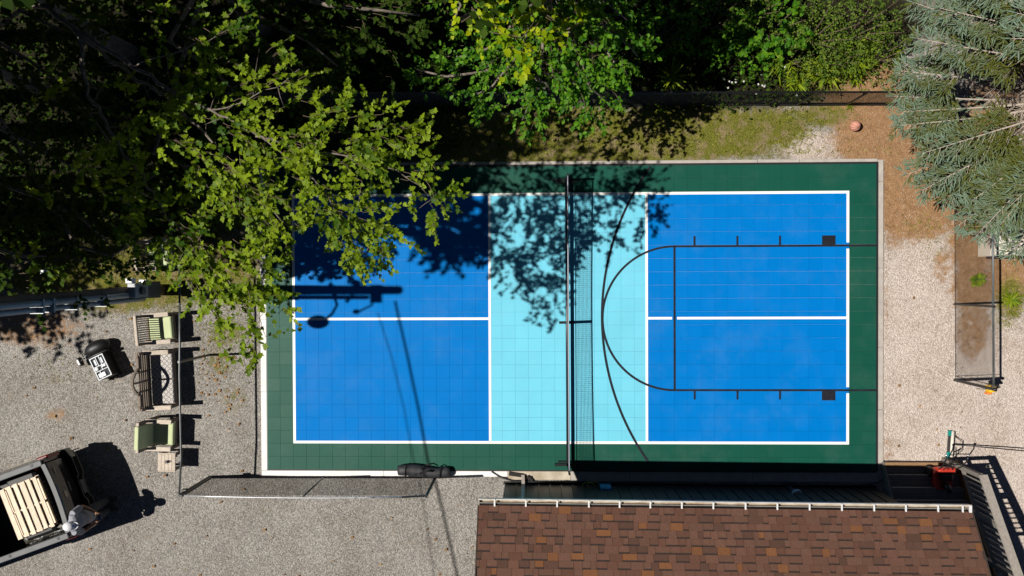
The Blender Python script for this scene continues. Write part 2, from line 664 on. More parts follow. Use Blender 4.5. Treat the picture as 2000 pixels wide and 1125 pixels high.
# black edging around the tiles, then the kerb in cast lengths
cx0, cx1, cy0, cy1 = -23 * T, 23 * T, -11.5 * T, 11.5 * T
ED = .045
M_edge = mat('black_edging', (.012, .013, .016), rough=.55)
for a in ((cx0, cx1 + ED, cy1, cy1 + ED), (cx1, cx1 + ED, cy0, cy1), (cx0, cx1, cy0 - .03, cy0)):
    MB().box(*a, .0, TZ - .006).build('edging_strip', M_edge, court)
M_greyedge = mat('grey_edging', (.25, .25, .25), rough=.7)
MB().box(cx0 - .02, cx0, cy0, cy1, 0, TZ - .008).build('edging_strip', M_greyedge, court)
kerb = MB().box(cx1 + ED, cx1 + ED + .13, cy1 - .4, cy1 + ED + .05, -.03, .02, bev=.008).build('kerb', M_concrete, kind='structure')


def kerb_piece(x0, x1, y0, y1, m=M_concrete, zt=.02):
    MB().box(x0, x1, y0, y1, -.03, zt + random.uniform(-.003, .003), bev=.008).build('kerb_length', m, kerb)


yy = [cy1 - .4, P(1720, 523).y, P(1720, 678).y, P(1720, 800).y, -3.75]
for a, c in zip(yy[:-1], yy[1:]):
    kerb_piece(cx1 + ED, cx1 + ED + .13, c + .004, a - .004)
xx = [cx1 + ED, 5.3, P(1480, 316).x, P(1240, 316).x, P(995, 316).x, P(800, 316).x, P(640, 316).x, cx0 - .02]
for a, c in zip(xx[:-1], xx[1:]):
    kerb_piece(c + .004, a - .004, cy1 + ED, cy1 + ED + .075)
yy = [cy1 + .12, 1.6, 0, -1.7, cy0 - .03]
for a, c in zip(yy[:-1], yy[1:]):
    kerb_piece(cx0 - .155, cx0 - .02, c + .003, a - .003, M_whitecon)
xx = [cx0 - .155, P(750, 925).x, P(992, 925).x]
for a, c in zip(xx[:-1], xx[1:]):
    kerb_piece(a + .003, c - .003, cy0 - .165, cy0 - .033, M_whitecon)
xx = [P(992, 925).x, P(1115, 925).x, P(1230, 925).x, P(1470, 925).x, P(1715, 925).x]
M_oldcon = mat('stained_concrete', (.55, .49, .40), (.36, .30, .22), scale=4, rough=.9, bump=.2, bscale=30)
for q, (a, c) in enumerate(zip(xx[:-1], xx[1:])):
    kerb_piece(a + .003, c - .003, cy0 - .165 - (.07 if q == 0 else .10), cy0 - .033, M_oldcon if q == 0 else M_concrete)

# ------------------------------------------------------------------ net on the court
na, nb = P(1105.5, 352), P(1108.5, 906)
na.z = nb.z = TZ
net = thing('court_net', 'black portable net stretched across the aqua middle of the court', 'net', (na + nb) / 2)
nd_ = (nb - na)
NL = nd_.length
net.rotation_euler = (0, 0, math.atan2(nd_.y, nd_.x))
M_tape = mat('net_tape', (.22, .23, .29), rough=.3, spec=.6)  # grey lightened to carry the glint along a dark tube
M_strap = mat('net_strap', (.02, .022, .03), rough=.5)
M_cord = mat('net_cord', (.012, .012, .02), rough=.7)
h2 = NL / 2


def ztop(x):
    return .845 + .06 * (abs(x) / h2) ** 2


for sx in (-1, 1):
    MB().cyl((sx * h2, 0, 0), (sx * h2, 0, .93), .022).build('post', M_blackmetal, net, smooth=False)
    f = MB()
    f.box(sx * h2 - .03, sx * h2 + .03, -.30, .30, .0, .055, bev=.008)
    f.box(sx * (h2 - .07) - .02, sx * (h2 - .07) + .02, -.23, .2, .0, .05, bev=.006)
    f.build('foot', M_blackmetal, net)
MB().tube([(-h2, 0, .185), (h2, 0, .185)], .036, 12).build('base_tube', M_blackmetal, net, smooth=True)
MB().box(-.035, .035, -.012, .012, .01, .845).build('centre_strap', M_strap, net)
MB().box(-.03, .03, -.18, .18, 0, .035, bev=.006).build('centre_foot', M_blackmetal, net)
n = 40
MB().tube([(-h2 + NL * i / n, 0, ztop(-h2 + NL * i / n)) for i in range(n + 1)], .014, 10).build('top_tape', M_tape, net, smooth=True)
nm = MB()
k = int(NL / .045)
wz = .0048
for i in range(k + 1):
    x = -h2 + NL * i / k
    nm.box(x - wz / 2, x + wz / 2, -wz / 2, wz / 2, .30, ztop(x))
for j in range(13):
    for i in range(12):
        xa, xb = -h2 + NL * i / 12, -h2 + NL * (i + 1) / 12
        t = j / 12
        za, zb = .30 + (ztop(xa) - .30) * t, .30 + (ztop(xb) - .30) * t
        nm.bar((xa, 0, za), (xb, 0, zb), wz * (2.5 if j == 0 else 1), wz * (2.5 if j == 0 else 1))
nm.build('netting', M_cord, net)

# ------------------------------------------------------------------ basketball
M_ball = mat('worn_orange_ball', (.60, .285, .205), (.52, .23, .165), scale=20, rough=.75, bump=.25, bscale=220)
bc = P(1670, 246, .12)
ball = MB().ball((0, 0, .12), .12, 28, 18).build('basketball', M_ball, None, True, 'faded orange basketball lying on the bare dirt near the spruce', 'ball', loc=(bc.x, bc.y, 0.005))
M_seam = mat('ball_seam', (.05, .025, .02), rough=.8)
RM = Euler((.5, .25, .3)).to_matrix()
for q in range(4):
    s = MB()
    pts = []
    for i in range(33):
        a = 2 * math.pi * i / 32
        if q == 0:
            p = Vector((math.cos(a), math.sin(a), 0))
        elif q == 1:
            p = Vector((math.cos(a), 0, math.sin(a)))
        else:
            y = (.55 if q == 2 else -.55) * (.62 + .38 * math.cos(2 * a))
            rr_ = math.sqrt(max(0, 1 - y * y))
            p = Vector((rr_ * math.cos(a), y, rr_ * math.sin(a)))
        pts.append(tuple(RM @ p * .1192 + Vector((0, 0, .12))))
    s.tube(pts, .0038, 5, cap=False)
    s.build('seam', M_seam, ball)


# ------------------------------------------------------------------ chain-link fences
def chain_link(mb, a, b, z0, z1, pitch=.062, r=.0027):
    """two sets of slanting wires between the points a and b"""
    a, b = Vector(a), Vector(b)
    L_ = (b - a).length
    d = (b - a) / L_
    H_ = z1 - z0
    t = -H_
    while t < L_:
        for sgn in (1, -1):
            s0, s1 = t, t + H_
            lo, hi = max(0, s0), min(L_, s1)
            if hi - lo > .01:
                if sgn > 0:
                    za, zb = z0 + lo - s0, z0 + hi - s0
                else:
                    za, zb = z1 - (lo - s0), z1 - (hi - s0)
                mb.tube([a + d * lo + Vector((0, 0, za)), a + d * hi + Vector((0, 0, zb))], r, 3, cap=False)
        t += pitch


M_greyrail = mat('painted_rail', (.10, .11, .11), (.05, .055, .055), scale=6, rough=.35, spec=.7)
M_galv = mat('galvanised_rail', (.62, .63, .64), (.5, .5, .52), scale=9, rough=.35, metal=.6)

FH = 1.57
fa = P(409, 500)
fb = P(409, 931)
fl = thing('rail_fence', 'single grey pipe rail on posts between the garden chairs and the court', 'fence', (0, 0, 0))
for vv in (520, 693, 931):
    p = P(409.5, vv)
    MB().cyl((p.x, p.y, -.02), (p.x, p.y, FH + .03), .028).build('post', M_blackmetal, fl)
MB().tube([(fa.x, fa.y, FH - .02), (fa.x, (fa.y + fb.y) / 2 + .6, FH), (fa.x - .008, (fa.y + fb.y) / 2, FH + .01), (fa.x + .006, fb.y + .8, FH - .005), (fb.x, fb.y, FH)], .022, 10).build('rail', M_greyrail, fl, smooth=True)
MB().box(fb.x - .05, fb.x + .05, fb.y - .02, fb.y + .06, 1.25, 1.36).build('bracket', M_blackmetal, fl)

fg = thing('chain_link_gate', 'low black chain-link gate with a silver top pipe along the gravel', 'gate', (0, 0, 0))
ga, gm, gb = P(414, 932), P(632, 932), P(851, 932)
for p, r_ in ((ga, .03), (gm, .02), (gb, .032)):
    MB().cyl((p.x, p.y, -.02), (p.x, p.y, FH + .05), r_).build('post', M_blackmetal, fg)
gpts = [(ga.x, ga.y, FH)] + [(ga.x + (gb.x - ga.x) * t, ga.y - .03 * math.sin(math.pi * t), FH + .02 * math.sin(math.pi * t)) for t in (.15, .3, .45, .6, .75, .9)]
MB().tube(gpts, .019, 10).build('top_pipe', M_galv, fg, smooth=True)
MB().tube([gpts[-1], (gb.x, gb.y, FH)], .021, 8).build('sleeve', M_blackmetal, fg)
MB().tube([(ga.x, ga.y, .04), (gb.x, gb.y, .04)], .018, 8).build('bottom_pipe', M_blackmetal, fg)
c = MB()
chain_link(c, (ga.x, ga.y, 0), (gb.x, gb.y, 0), .05, FH - .02)
c.build('chain_link_mesh', M_blackvinyl, fg)

# fence at the right
FR = 1.52
fr = thing('chain_link_fence', 'black chain-link fence ending at a yellow tool beside the pale gravel', 'fence', (0, 0, 0))
ra, rb = P(1862, 250), P(1864.5, 742)
for vv in (250, 420, 594, 742):
    t = (vv - 250) / 492
    x = ra.x + (rb.x - ra.x) * t
    y = P(1863, vv).y
    MB().cyl((x, y, -.02), (x, y, FR + .05), .024 if vv != 742 else .034).build('post', M_blackmetal, fr)
MB().tube([(ra.x, ra.y, FR), (rb.x, rb.y, FR)], .022, 10).build('top_rail', M_greyrail, fr, smooth=True)
MB().tube([(ra.x, ra.y, .04), (rb.x, rb.y, .04)], .006, 6).build('tension_wire', M_blackvinyl, fr)
c = MB()
chain_link(c, ra, rb, .04, FR - .02, pitch=.07, r=.0023)
c.build('chain_link_mesh', M_blackvinyl, fr)
MB().ball((rb.x, rb.y, FR + .06), (.04, .04, .03)).build('post_cap', M_blackmetal, fr, smooth=True)
MB().tube([(rb.x, rb.y + .09, .08), (rb.x, rb.y + .09, FR - .05)], .007, 6).build('stretcher_bar', M_blackvinyl, fr)

# fence at the top
ft_ = thing('boundary_fence', 'black chain-link fence between the grass strip and the shrubs', 'fence', (0, 0, 0))
ta, tb = P(470, 207), P(1800, 205)
FT = 1.25
for uu in (480, 700, 930, 1150, 1370, 1560, 1655, 1790):
    t = (uu - 470) / 1330
    p = ta.lerp(tb, t)
    MB().cyl((p.x, p.y, -.02), (p.x, p.y, FT + .04), .022).build('post', M_blackmetal, ft_)
MB().tube([(ta.x, ta.y, FT), (tb.x, tb.y, FT)], .021, 8).build('top_rail', M_blackmetal, ft_, smooth=True)
MB().tube([(ta.x, ta.y, .05), (tb.x, tb.y, .05)], .02, 6).build('bottom_rail', M_blackvinyl, ft_)
c = MB()
chain_link(c, ta, tb, .05, FT - .02, pitch=.07, r=.0035)
c.build('chain_link_mesh', M_blackvinyl, ft_)

# yellow tool leaning in the corner of the right fence
yt = thing('leaf_blower', 'small yellow and black hand tool hanging on the end of the right fence', 'tool', P(1895, 752, .0), .1)
M_yel = mat('yellow_plastic', (.80, .50, .01), rough=.45)
M_org = mat('orange_plastic', (.75, .22, .03), rough=.5)
MB().box(-.01, .12, -.06, .09, .62, .80, bev=.02).build('body', M_yel, yt)
MB().box(-.04, .06, -.11, -.055, .62, .75, bev=.015).build('motor_cover', M_org, yt)
MB().tube([(.12, .02, .72), (.22, .03, .66), (.33, .0, .55)], [.05, .045, .03], 8).build('nozzle', M_blackmetal, yt, smooth=True)
MB().tube([(.0, .05, .78), (.02, .1, .86), (.1, .09, .86), (.12, .05, .8)], .013, 6).build('handle', M_blackmetal, yt, smooth=True)
MB().bar((-.03, .0, .68), (-.35, .08, .9), .012, .012).build('hanging_cord', M_blackmetal, yt)

# ------------------------------------------------------------------ utility pole, lamp and cables
pb = P(314, 566)
pq = P(0, 592, 5.42)
pdir = (pq - pb).normalized()
PH = 8.5
ptop = pb + pdir * PH
M_pole = mat('pole_wood', (.17, .13, .10), (.10, .08, .065), scale=5, rough=.9, bump=.5, bscale=25, stretch=(4, 4, .4))
M_conduit = mat('blue_grey_conduit', (.25, .30, .34), (.2, .24, .28), scale=3, rough=.4)
M_box = mat('grey_meter_box', (.33, .35, .37), (.28, .3, .32), scale=4, rough=.45)
M_boxdark = mat('dark_meter_box', (.07, .08, .09), rough=.5)
pole = thing('utility_pole', 'tall wooden utility pole with grey conduits and meter boxes at the left edge', 'pole', pb)
MB().tube([(0, 0, -.1)] + [tuple(pdir * t) for t in (2, 4, 6, PH)], [.135, .128, .12, .11, .10], 16).build('shaft', M_pole, pole, smooth=True)
for (ox, oy, r_, z0) in ((.06, -.17, .05, .9), (.15, -.05, .06, 1.5)):
    MB().tube([tuple(pdir * t + Vector((ox, oy, 0))) for t in (z0, 3, 5, 7.3)], r_, 10).build('conduit', M_conduit, pole, smooth=True)
mb_ = MB().box(.10, .26, -.17, .20, .55, 1.15, bev=.015).build('meter_box', M_boxdark, pole)
mb2 = MB().box(.12, .30, -.15, .16, 1.2, 1.75, bev=.015).build('meter_box', M_box, pole)
MB().cyl((.30, .0, 1.5), (.36, 0, 1.5), .09, .085, 16).build('meter_dial', M_boxdark, mb2, smooth=False)
MB().box(.10, .24, .16, .27, 1.62, 1.78, bev=.01).build('junction_box', mat('white_box', (.75, .76, .78), rough=.4), pole)
MB().box(.10, .26, .17, .24, 1.1, 1.22, bev=.01).build('junction_box', MATS['white_box'], pole)
for t in (2.6, 3.6, 4.3, 4.6):
    q = pdir * t
    MB().box(q.x - .02, q.x + .22, q.y - .235, q.y + .02, q.z, q.z + .05).build('strap', M_conduit, pole)
q = pdir * 6.2
lampb = MB()
lampb.tube([(q.x, q.y - .1, q.z), (q.x - .0, q.y - .35, q.z + .12), (q.x - .1, q.y - .55, q.z + .1), (q.x - .2, q.y - .72, q.z - .05)], .03, 8)
lb = lampb.build('lamp_arm', M_galv, pole, smooth=True)
lh = MB()
lh.ball((q.x - .3, q.y - .74, q.z - .1), (.26, .16, .1), 16, 8)
lh.build('lamp_head', M_box, lb, smooth=True)
q = pdir * 7.6
ins = MB()
ins.tube([(q.x, q.y, q.z), (q.x - .1, q.y - .35, q.z + .1), (q.x - .35, q.y - .5, q.z)], .025, 6)
ins.ball((q.x - .4, q.y - .5, q.z), (.09, .06, .05), 10, 6)
ins.build('insulator', M_boxdark, pole)
q2 = pdir * 7.0
MB().tube([(q2.x, q2.y, q2.z), (q2.x - .2, q2.y - .28, q2.z - .05)], [.02, .045], 6).build('insulator', M_boxdark, pole)
MB().box(q.x - .15, q.x + .1, q.y - .3, q.y + .12, q.z + .1, q.z + .16).build('bracket', M_boxdark, pole)


def from_shadow(u, v, z):
    """point at height z whose shadow falls on the photo spot (u, v) of the ground"""
    g = P(u, v, .04)
    k_ = (z - .04) / math.tan(SUN_EL)
    return Vector((g.x - k_ * math.cos(SH_DIR), g.y - k_ * math.sin(SH_DIR), z))


cb = [from_shadow(*a) for a in ((772, 588, 8.3), (795, 690, 8.2), (818, 800, 8.15), (836, 900, 8.15), (862, 1000, 8.15), (890, 1120, 8.2), (930, 1280, 8.3))]
MB().tube(cb, .027, 6).build('power_cable', M_blackvinyl, None, True, 'thick overhead cable whose shadow crosses the blue court', 'cable')
cb = [from_shadow(*a) for a in ((738, 610, 8.0), (766, 700, 7.95), (790, 800, 7.9), (806, 890, 7.9), (826, 1000, 7.9), (850, 1150, 7.9))]
MB().tube(cb, .011, 6).build('power_cable', M_blackvinyl, None, True, 'thin overhead cable beside the thick one', 'cable')
pc = P(88, 532, 4.5)
cl = MB().box(-.06, .06, -.04, .04, 0, .05, bev=.01).build('cable_clamp', MATS['white_box'], None, False, 'small pale clamp on the wire under the dark leaves', 'clamp', loc=tuple(pc))

# ------------------------------------------------------------------ garden seats beside the court
M_slat = M_wood


def arm_chair(loc, rz, label, back_cushion):
    t = thing('garden_chair', label, 'chair', loc, rz, 'wooden garden chairs with green cushions')
    W, D = .31, .265
    for sx in (-1, 1):
        for sy in (-1, 1):
            h = .60 if sx > 0 else .95
            MB().box(sx * D - .03, sx * D + .03, sy * W - .03, sy * W + .03, 0, h).build('leg', M_slat, t)
        MB().box(-D - .02, D + .05, sx * W - .05, sx * W + .05, .60, .632, bev=.006).build('armrest', M_woodpale, t)
    for i in range(6):
        x = -D + .04 + i * .088
        MB().box(x, x + .075, -W + .03, W - .03, .33, .352).build('seat_slat', M_slat, t)
    MB().box(D - .0, D + .025, -W + .03, W - .03, .25, .345).build('front_rail', M_slat, t)
    MB().box(-D - .045, -D + .02, -W - .03, W + .03, .93, .985, bev=.008).build('top_rail', M_woodpale, t)
    MB().box(-D - .02, -D + .02, -W + .03, W - .03, .40, .45).build('back_rail', M_slat, t)
    for i in range(11):
        y = -W + .058 + i * (2 * W - .116) / 10
        MB().box(-D - .012, -D + .012, y - .011, y + .011, .45, .93).build('back_slat', M_slat, t)
    c_ = MB().box(-D + .03, D + .03, -W + .055, W - .055, .354, .46, bev=.025).build('seat_cushion', M_cushion, t)
    bevel(c_, .02, 3)
    if back_cushion:
        m = MB()
        M_ = Matrix.Translation((-D + .07, 0, .45)) @ Matrix.Rotation(math.radians(-7), 4, 'Y')
        m.box(-.05, .05, -W + .05, W - .05, 0, .60, M=M_)
        bevel(m.build('back_cushion', M_cushion, t), .02, 3)
    return t


arm_chair(G0 := P(327, 499), math.radians(5), 'green-cushioned wooden chair half hidden under the maple leaves', False)
arm_chair(P(329, 639), math.radians(5), 'slat-back chair with seat cushion only, beside the bench above it', False)
arm_chair(P(332, 840), math.radians(-2), 'chair with green back and seat cushions, next to the small table', True)


def bench_cushion_mat():
    m = bpy.data.materials.new('diamond_print_cushion')
    m.use_nodes = True
    nt = m.node_tree
    L = nt.links
    b = nt.nodes['Principled BSDF']
    b.inputs['Roughness'].default_value = .9
    tc = nd(nt, 'ShaderNodeTexCoord')
    sp = nd(nt, 'ShaderNodeSeparateXYZ')
    L.new(tc.outputs['Object'], sp.inputs[0])

    def mth(op, a, c=0.0):
        x = nd(nt, 'ShaderNodeMath', operation=op)
        for i, q in ((0, a), (1, c)):
            if isinstance(q, (int, float)):
                x.inputs[i].default_value = q
            else:
                L.new(q, x.inputs[i])
        return x.outputs[0]
    s_ = 1 / .118
    a = mth('MULTIPLY', mth('ADD', sp.outputs[0], sp.outputs[1]), s_)
    c = mth('MULTIPLY', mth('SUBTRACT', sp.outputs[0], sp.outputs[1]), s_)
    da = mth('ABSOLUTE', mth('SUBTRACT', mth('FRACT', mth('ADD', a, 50)), .5))
    dc = mth('ABSOLUTE', mth('SUBTRACT', mth('FRACT', mth('ADD', c, 50)), .5))
    d = mth('MAXIMUM', da, dc)
    r = nd(nt, 'ShaderNodeValToRGB')
    r.color_ramp.interpolation = 'CONSTANT'
    el = r.color_ramp.elements
    dk, lt = (.07, .06, .06, 1), (.70, .66, .62, 1)
    el[0].position = 0
    el[0].color = dk
    el[0].color = (.27, .24, .24, 1)
    el[1].position = .15
    el[1].color = lt
    for p_, c_ in ((.33, dk), (.46, lt)):
        e = el.new(p_)
        e.color = c_
    L.new(d, r.inputs[0])
    L.new(r.outputs[0], b.inputs['Base Color'])
    return m


bn = thing('garden_bench', 'wooden bench with a curved back and a diamond-patterned cushion', 'bench', P(331, 736), math.radians(2.5))
BL, BD = .63, .26
for sy in (-1, 1):
    for sx in (-1, 1):
        MB().box(sx * BD - .03, sx * BD + .03, sy * BL - .03, sy * BL + .03, 0, .62 if sx > 0 else .90).build('leg', M_slat, bn)
    MB().box(-BD - .02, BD + .05, sy * BL - .05, sy * BL + .05, .62, .66, bev=.006).build('armrest', M_woodpale, bn)
for i in range(5):
    x = -BD + .04 + i * .105
    MB().box(x, x + .088, -BL + .03, BL - .03, .36, .385).build('seat_slat', M_slat, bn)
MB().box(BD, BD + .025, -BL + .03, BL - .03, .26, .37).build('front_rail', M_slat, bn)


def camel(y):
    t = abs(y) / BL
    return .86 + (.29 * math.cos(math.pi / 2 * t / .5) ** 1 if t < .5 else 0) + (.03 if t > .85 else 0)


pts = []
for i in range(41):
    y = -BL + 2 * BL * i / 40
    pts.append((-BD - .03, y, camel(y)))
tr = MB()
for a, c in zip(pts[:-1], pts[1:]):
    tr.bar(a, c, .045, .05, up=(1, 0, 0))
tr.build('curved_top_rail', M_wood, bn)
for z in (.47, .56, .65, .74, .83):
    MB().box(-BD - .025, -BD - .003, -BL + .03, BL - .03, z, z + .06).build('back_slat', M_slat, bn)
for y, hh in ((-.22, 1.0), (0, 1.12), (.22, 1.0)):
    MB().box(-BD - .005, -BD + .025, y - .02, y + .02, .40, hh).build('back_upright', M_slat, bn)
MB().box(-BD - .03, -BD + .02, -BL + .03, BL - .03, .40, .45).build('back_rail', M_slat, bn)
M_dia = bench_cushion_mat()
for y0, y1 in ((-BL + .07, -.006), (.006, BL - .05)):
    bevel(MB().box(-BD + .05, BD + .03, y0, y1, .388, .455).build('seat_cushion', M_dia, bn), .018, 3)

tb_ = thing('side_table', 'small square plank side table next to the green chair', 'table', P(344.5, 893.5), math.radians(-1))
for sx in (-1, 1):
    for sy in (-1, 1):
        MB().box(sx * .17 - .025, sx * .17 + .025, sy * .17 - .025, sy * .17 + .025, 0, .47).build('leg', M_slat, tb_)
for i in range(5):
    x = -.20 + i * .081
    MB().box(x, x + .076, -.185, .185, .47, .495, bev=.003).build('plank', M_woodpale, tb_)
for sy in (-1, 1):
    MB().box(-.205, .205, sy * .2 - .013, sy * .2 + .013, .45, .497, bev=.003).build('end_board', M_woodpale, tb_)
for i in range(2):
    MB().box(-.2, .2, -.14 + .25 * i, -.11 + .25 * i, .38, .468).build('apron', M_slat, tb_)
tg = MB()
tg.box(-.01, .05, -.01, .05, .497, .56, bev=.01)
tg.tube([(0.05, 0.02, .51), (.1, .03, .51)], .012, 6)
tg.build('garden_spigot', M_blackmetal, None, False, 'small dark fitting left on the side table', 'fitting', loc=tuple(P(344.5, 893.5)))

# open case with a silver tray, next to the bench
case = thing('open_case', 'open black case with a silver compartment tray on the gravel left of the bench', 'case', P(216, 712), math.radians(25))
M_blk = mat('black_plastic', (.008, .008, .009), rough=.45)
M_tray = mat('silver_tray', (.42, .46, .50), (.3, .33, .37), scale=30, rough=.4)
MB().box(-.17, .17, -.28, .26, .05, .40, bev=.02).build('shell', M_blk, case)
MB().box(-.16, .16, -.27, .25, .401, .412).build('tray_floor', mat('dark_foam', (.03, .035, .045), rough=.8), case)
tr = MB()
for a in ((-.17, -.15, -.28, .26), (.15, .17, -.28, .26), (-.15, .15, -.28, -.26), (-.15, .15, .24, .26), (-.15, .15, .02, .035), (-.03, -.015, .035, .24),
          (-.15, .15, -.09, -.075), (.02, .035, -.075, .02), (.05, .065, .035, .24), (-.06, -.045, -.26, -.09)):
    tr.box(*a, .412, .44)
tr.build('tray_grid', M_tray, case)
MB().box(-.12, .05, -.24, -.14, .413, .45, bev=.01).build('battery', mat('white_gear', (.8, .8, .82), rough=.4), case)
MB().box(.04, .13, -.03, .015, .413, .446, bev=.01).build('battery', MATS['white_gear'], case)
MB().ball((-.10, -.02, .43), (.05, .05, .03), 10, 6).build('battery', MATS['white_gear'], case, smooth=True)
for x in (-.1, .06):
    MB().box(x, x + .05, .06, .2, .413, .43, bev=.006).build('charger', M_tray, case)
ld = MB()
ld.ball((0, .45, .20), (.32, .185, .19), 22, 12)
ld.box(-.25, .25, .27, .33, .1, .36, bev=.02)
ld.build('lid', M_blk, case, smooth=True)
hd = MB()
hd.tube([(-.28, .42, .2), (-.4, .38, .2), (-.5, .34, .18)], .014, 6)
hd.tube([(-.36, .31, .2), (-.36, .46, .2)], .014, 6)
hd.box(-.56, -.5, .24, .44, .1, .22, bev=.02)
hd.build('pull_handle', M_blk, case)
MB().box(-.565, -.53, .28, .40, .221, .232).build('grip', MATS['white_gear'], case)
for x in (-.13, .13):
    MB().cyl((x - .02, -.29, .05), (x + .02, -.29, .05), .05, n=14).build('wheel', M_blackvinyl, case)

# carry bag on the kerb
M_bag = mat('black_nylon', (.014, .014, .017), (.03, .03, .035), scale=7, rough=.6, bump=.8, bscale=14)
bg_l = P(829, 920, 0.1)
bag = thing('carry_bag', 'long black fabric carry bag lying across the white kerb', 'bag', (bg_l.x, bg_l.y, .02), math.radians(-2))
mm = MB()
n = 15
pts, rad = [], []
for i in range(n):
    t = i / (n - 1)
    pts.append((-.6 + 1.2 * t, .02 * math.sin(t * 7), .13 + .012 * math.sin(t * 11)))
    rad.append(.135 * (1 - .22 * math.sin(t * 9 + 1) * (0.4)) * (.86 if i in (0, n - 1) else 1) * (1 - .14 * t))
mm.tube(pts, rad, 14)
bo = mm.build('body', M_bag, bag, smooth=True)
bo.scale = (1, 1.06, .85)
MB().tube([(-.2, -.05, .24), (-.1, -.02, .28), (0, 0, .27), (.1, .05, .28), (.22, .04, .23)], .016, 6).build('strap', M_blk, bag, smooth=True)
MB().tube([(-.05, .09, .2), (.02, .15, .17), (.12, .17, .14), (.2, .12, .18)], .014, 6).build('strap', M_blk, bag, smooth=True)
MB().box(-.16, .12, -.145, -.118, .02, .05).build('label_strip', M_white, bag)
for x in (-.42, .38):
    MB().tube([(x + .01 * math.cos(a), .15 * math.cos(a), .115 + .125 * math.sin(a)) for a in [2 * math.pi * i / 16 for i in range(17)]], .012, 5).build('webbing', M_blk, bag)
MB().tube([(.5, -.1, .05), (.8, -.115, .02), (1.05, -.12, .02)], .012, 6).build('pole_end', M_greyedge, bag)

# ------------------------------------------------------------------ building with a shingle roof
ZE = 3.0
EA, EB = P(935, 987, ZE), P(1898, 999.5, ZE)
ex = (EB - EA)
RL = ex.length
ex.normalize()
sy_ = Vector((ex.y, -ex.x, 0))                       # horizontal, away from the court
PITCH = math.radians(32)
sv = (sy_ * math.cos(PITCH) + Vector((0, 0, 1)) * math.sin(PITCH)).normalized()
nv = ex.cross(sv) * -1
if nv.z < 0:
    nv = -nv
RM4 = Matrix((( ex.x, sv.x, nv.x, EA.x), (ex.y, sv.y, nv.y, EA.y), (ex.z, sv.z, nv.z, EA.z), (0, 0, 0, 1)))
house = thing('house', 'dark-sided house with a brown shingle roof and gutter below the court', 'house', (EA.x, EA.y, 0))
HI = Matrix.Translation((-EA.x, -EA.y, 0))
RS = 3.6                                              # slope length up to the ridge
M_felt = mat('roof_deck', (.05, .035, .028), rough=.95)
roof = MB()
roof.X = HI @ RM4
roof.box(0, RL, 0, RS, -.10, -.008)
roof_ob = roof.build('roof', M_felt, house)
rb2 = MB()
ridge0 = EA + sv * RS
rb2.X = HI
top0, top1 = ridge0, ridge0 + ex * RL
dn = (sy_ * math.cos(PITCH) - Vector((0, 0, 1)) * math.sin(PITCH)) * RS
rb2.add([tuple(p) for p in (top0, top1, top1 + dn, top0 + dn, top0 - nv * .1, top1 - nv * .1, top1 + dn - nv * .1, top0 + dn - nv * .1)],
        [(0, 1, 2, 3), (7, 6, 5, 4), (0, 4, 5, 1), (2, 6, 7, 3), (1, 5, 6, 2), (3, 7, 4, 0)])
rb2.build('rear_roof', mat('brown_shingle_far', (.115, .06, .043), (.07, .04, .03), scale=9, rough=.95), house)


def shingle_mat(name, c):
    return mat(name, c, tuple(x * .72 for x in c), scale=55, rough=.95, bump=.35, bscale=160, rnd=.07, spec=.12)


SM = [shingle_mat('brown_shingle', (.146, .077, .055)), shingle_mat('dark_shingle', (.108, .058, .043)),
      shingle_mat('orange_shingle', (.205, .090, .042)), shingle_mat('red_brown_shingle', (.155, .079, .056)),
      shingle_mat('mid_brown_shingle', (.136, .067, .047))]
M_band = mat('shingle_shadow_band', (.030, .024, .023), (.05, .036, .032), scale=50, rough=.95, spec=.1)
EXPO = .146
sh_cache = {}


def shingle(wd, band, mi):
    key = (wd, band, mi)
    if key not in sh_cache:
        b_ = MB()
        e0, th = EXPO, .009
        g = .0026
        ye = e0 - (.032 if band else 0)
        b_.add([(g, 0, th), (wd - g, 0, th), (wd - g, ye, .004), (g, ye, .004), (g, 0, -.004), (wd - g, 0, -.004), (wd - g, ye, -.004), (g, ye, -.004)],
               [(0, 1, 2, 3), (4, 5, 1, 0), (5, 6, 2, 1), (7, 4, 0, 3)])
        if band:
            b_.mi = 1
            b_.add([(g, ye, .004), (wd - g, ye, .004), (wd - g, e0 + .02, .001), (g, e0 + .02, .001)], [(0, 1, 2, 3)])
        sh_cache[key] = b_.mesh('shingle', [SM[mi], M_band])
    return sh_cache[key]


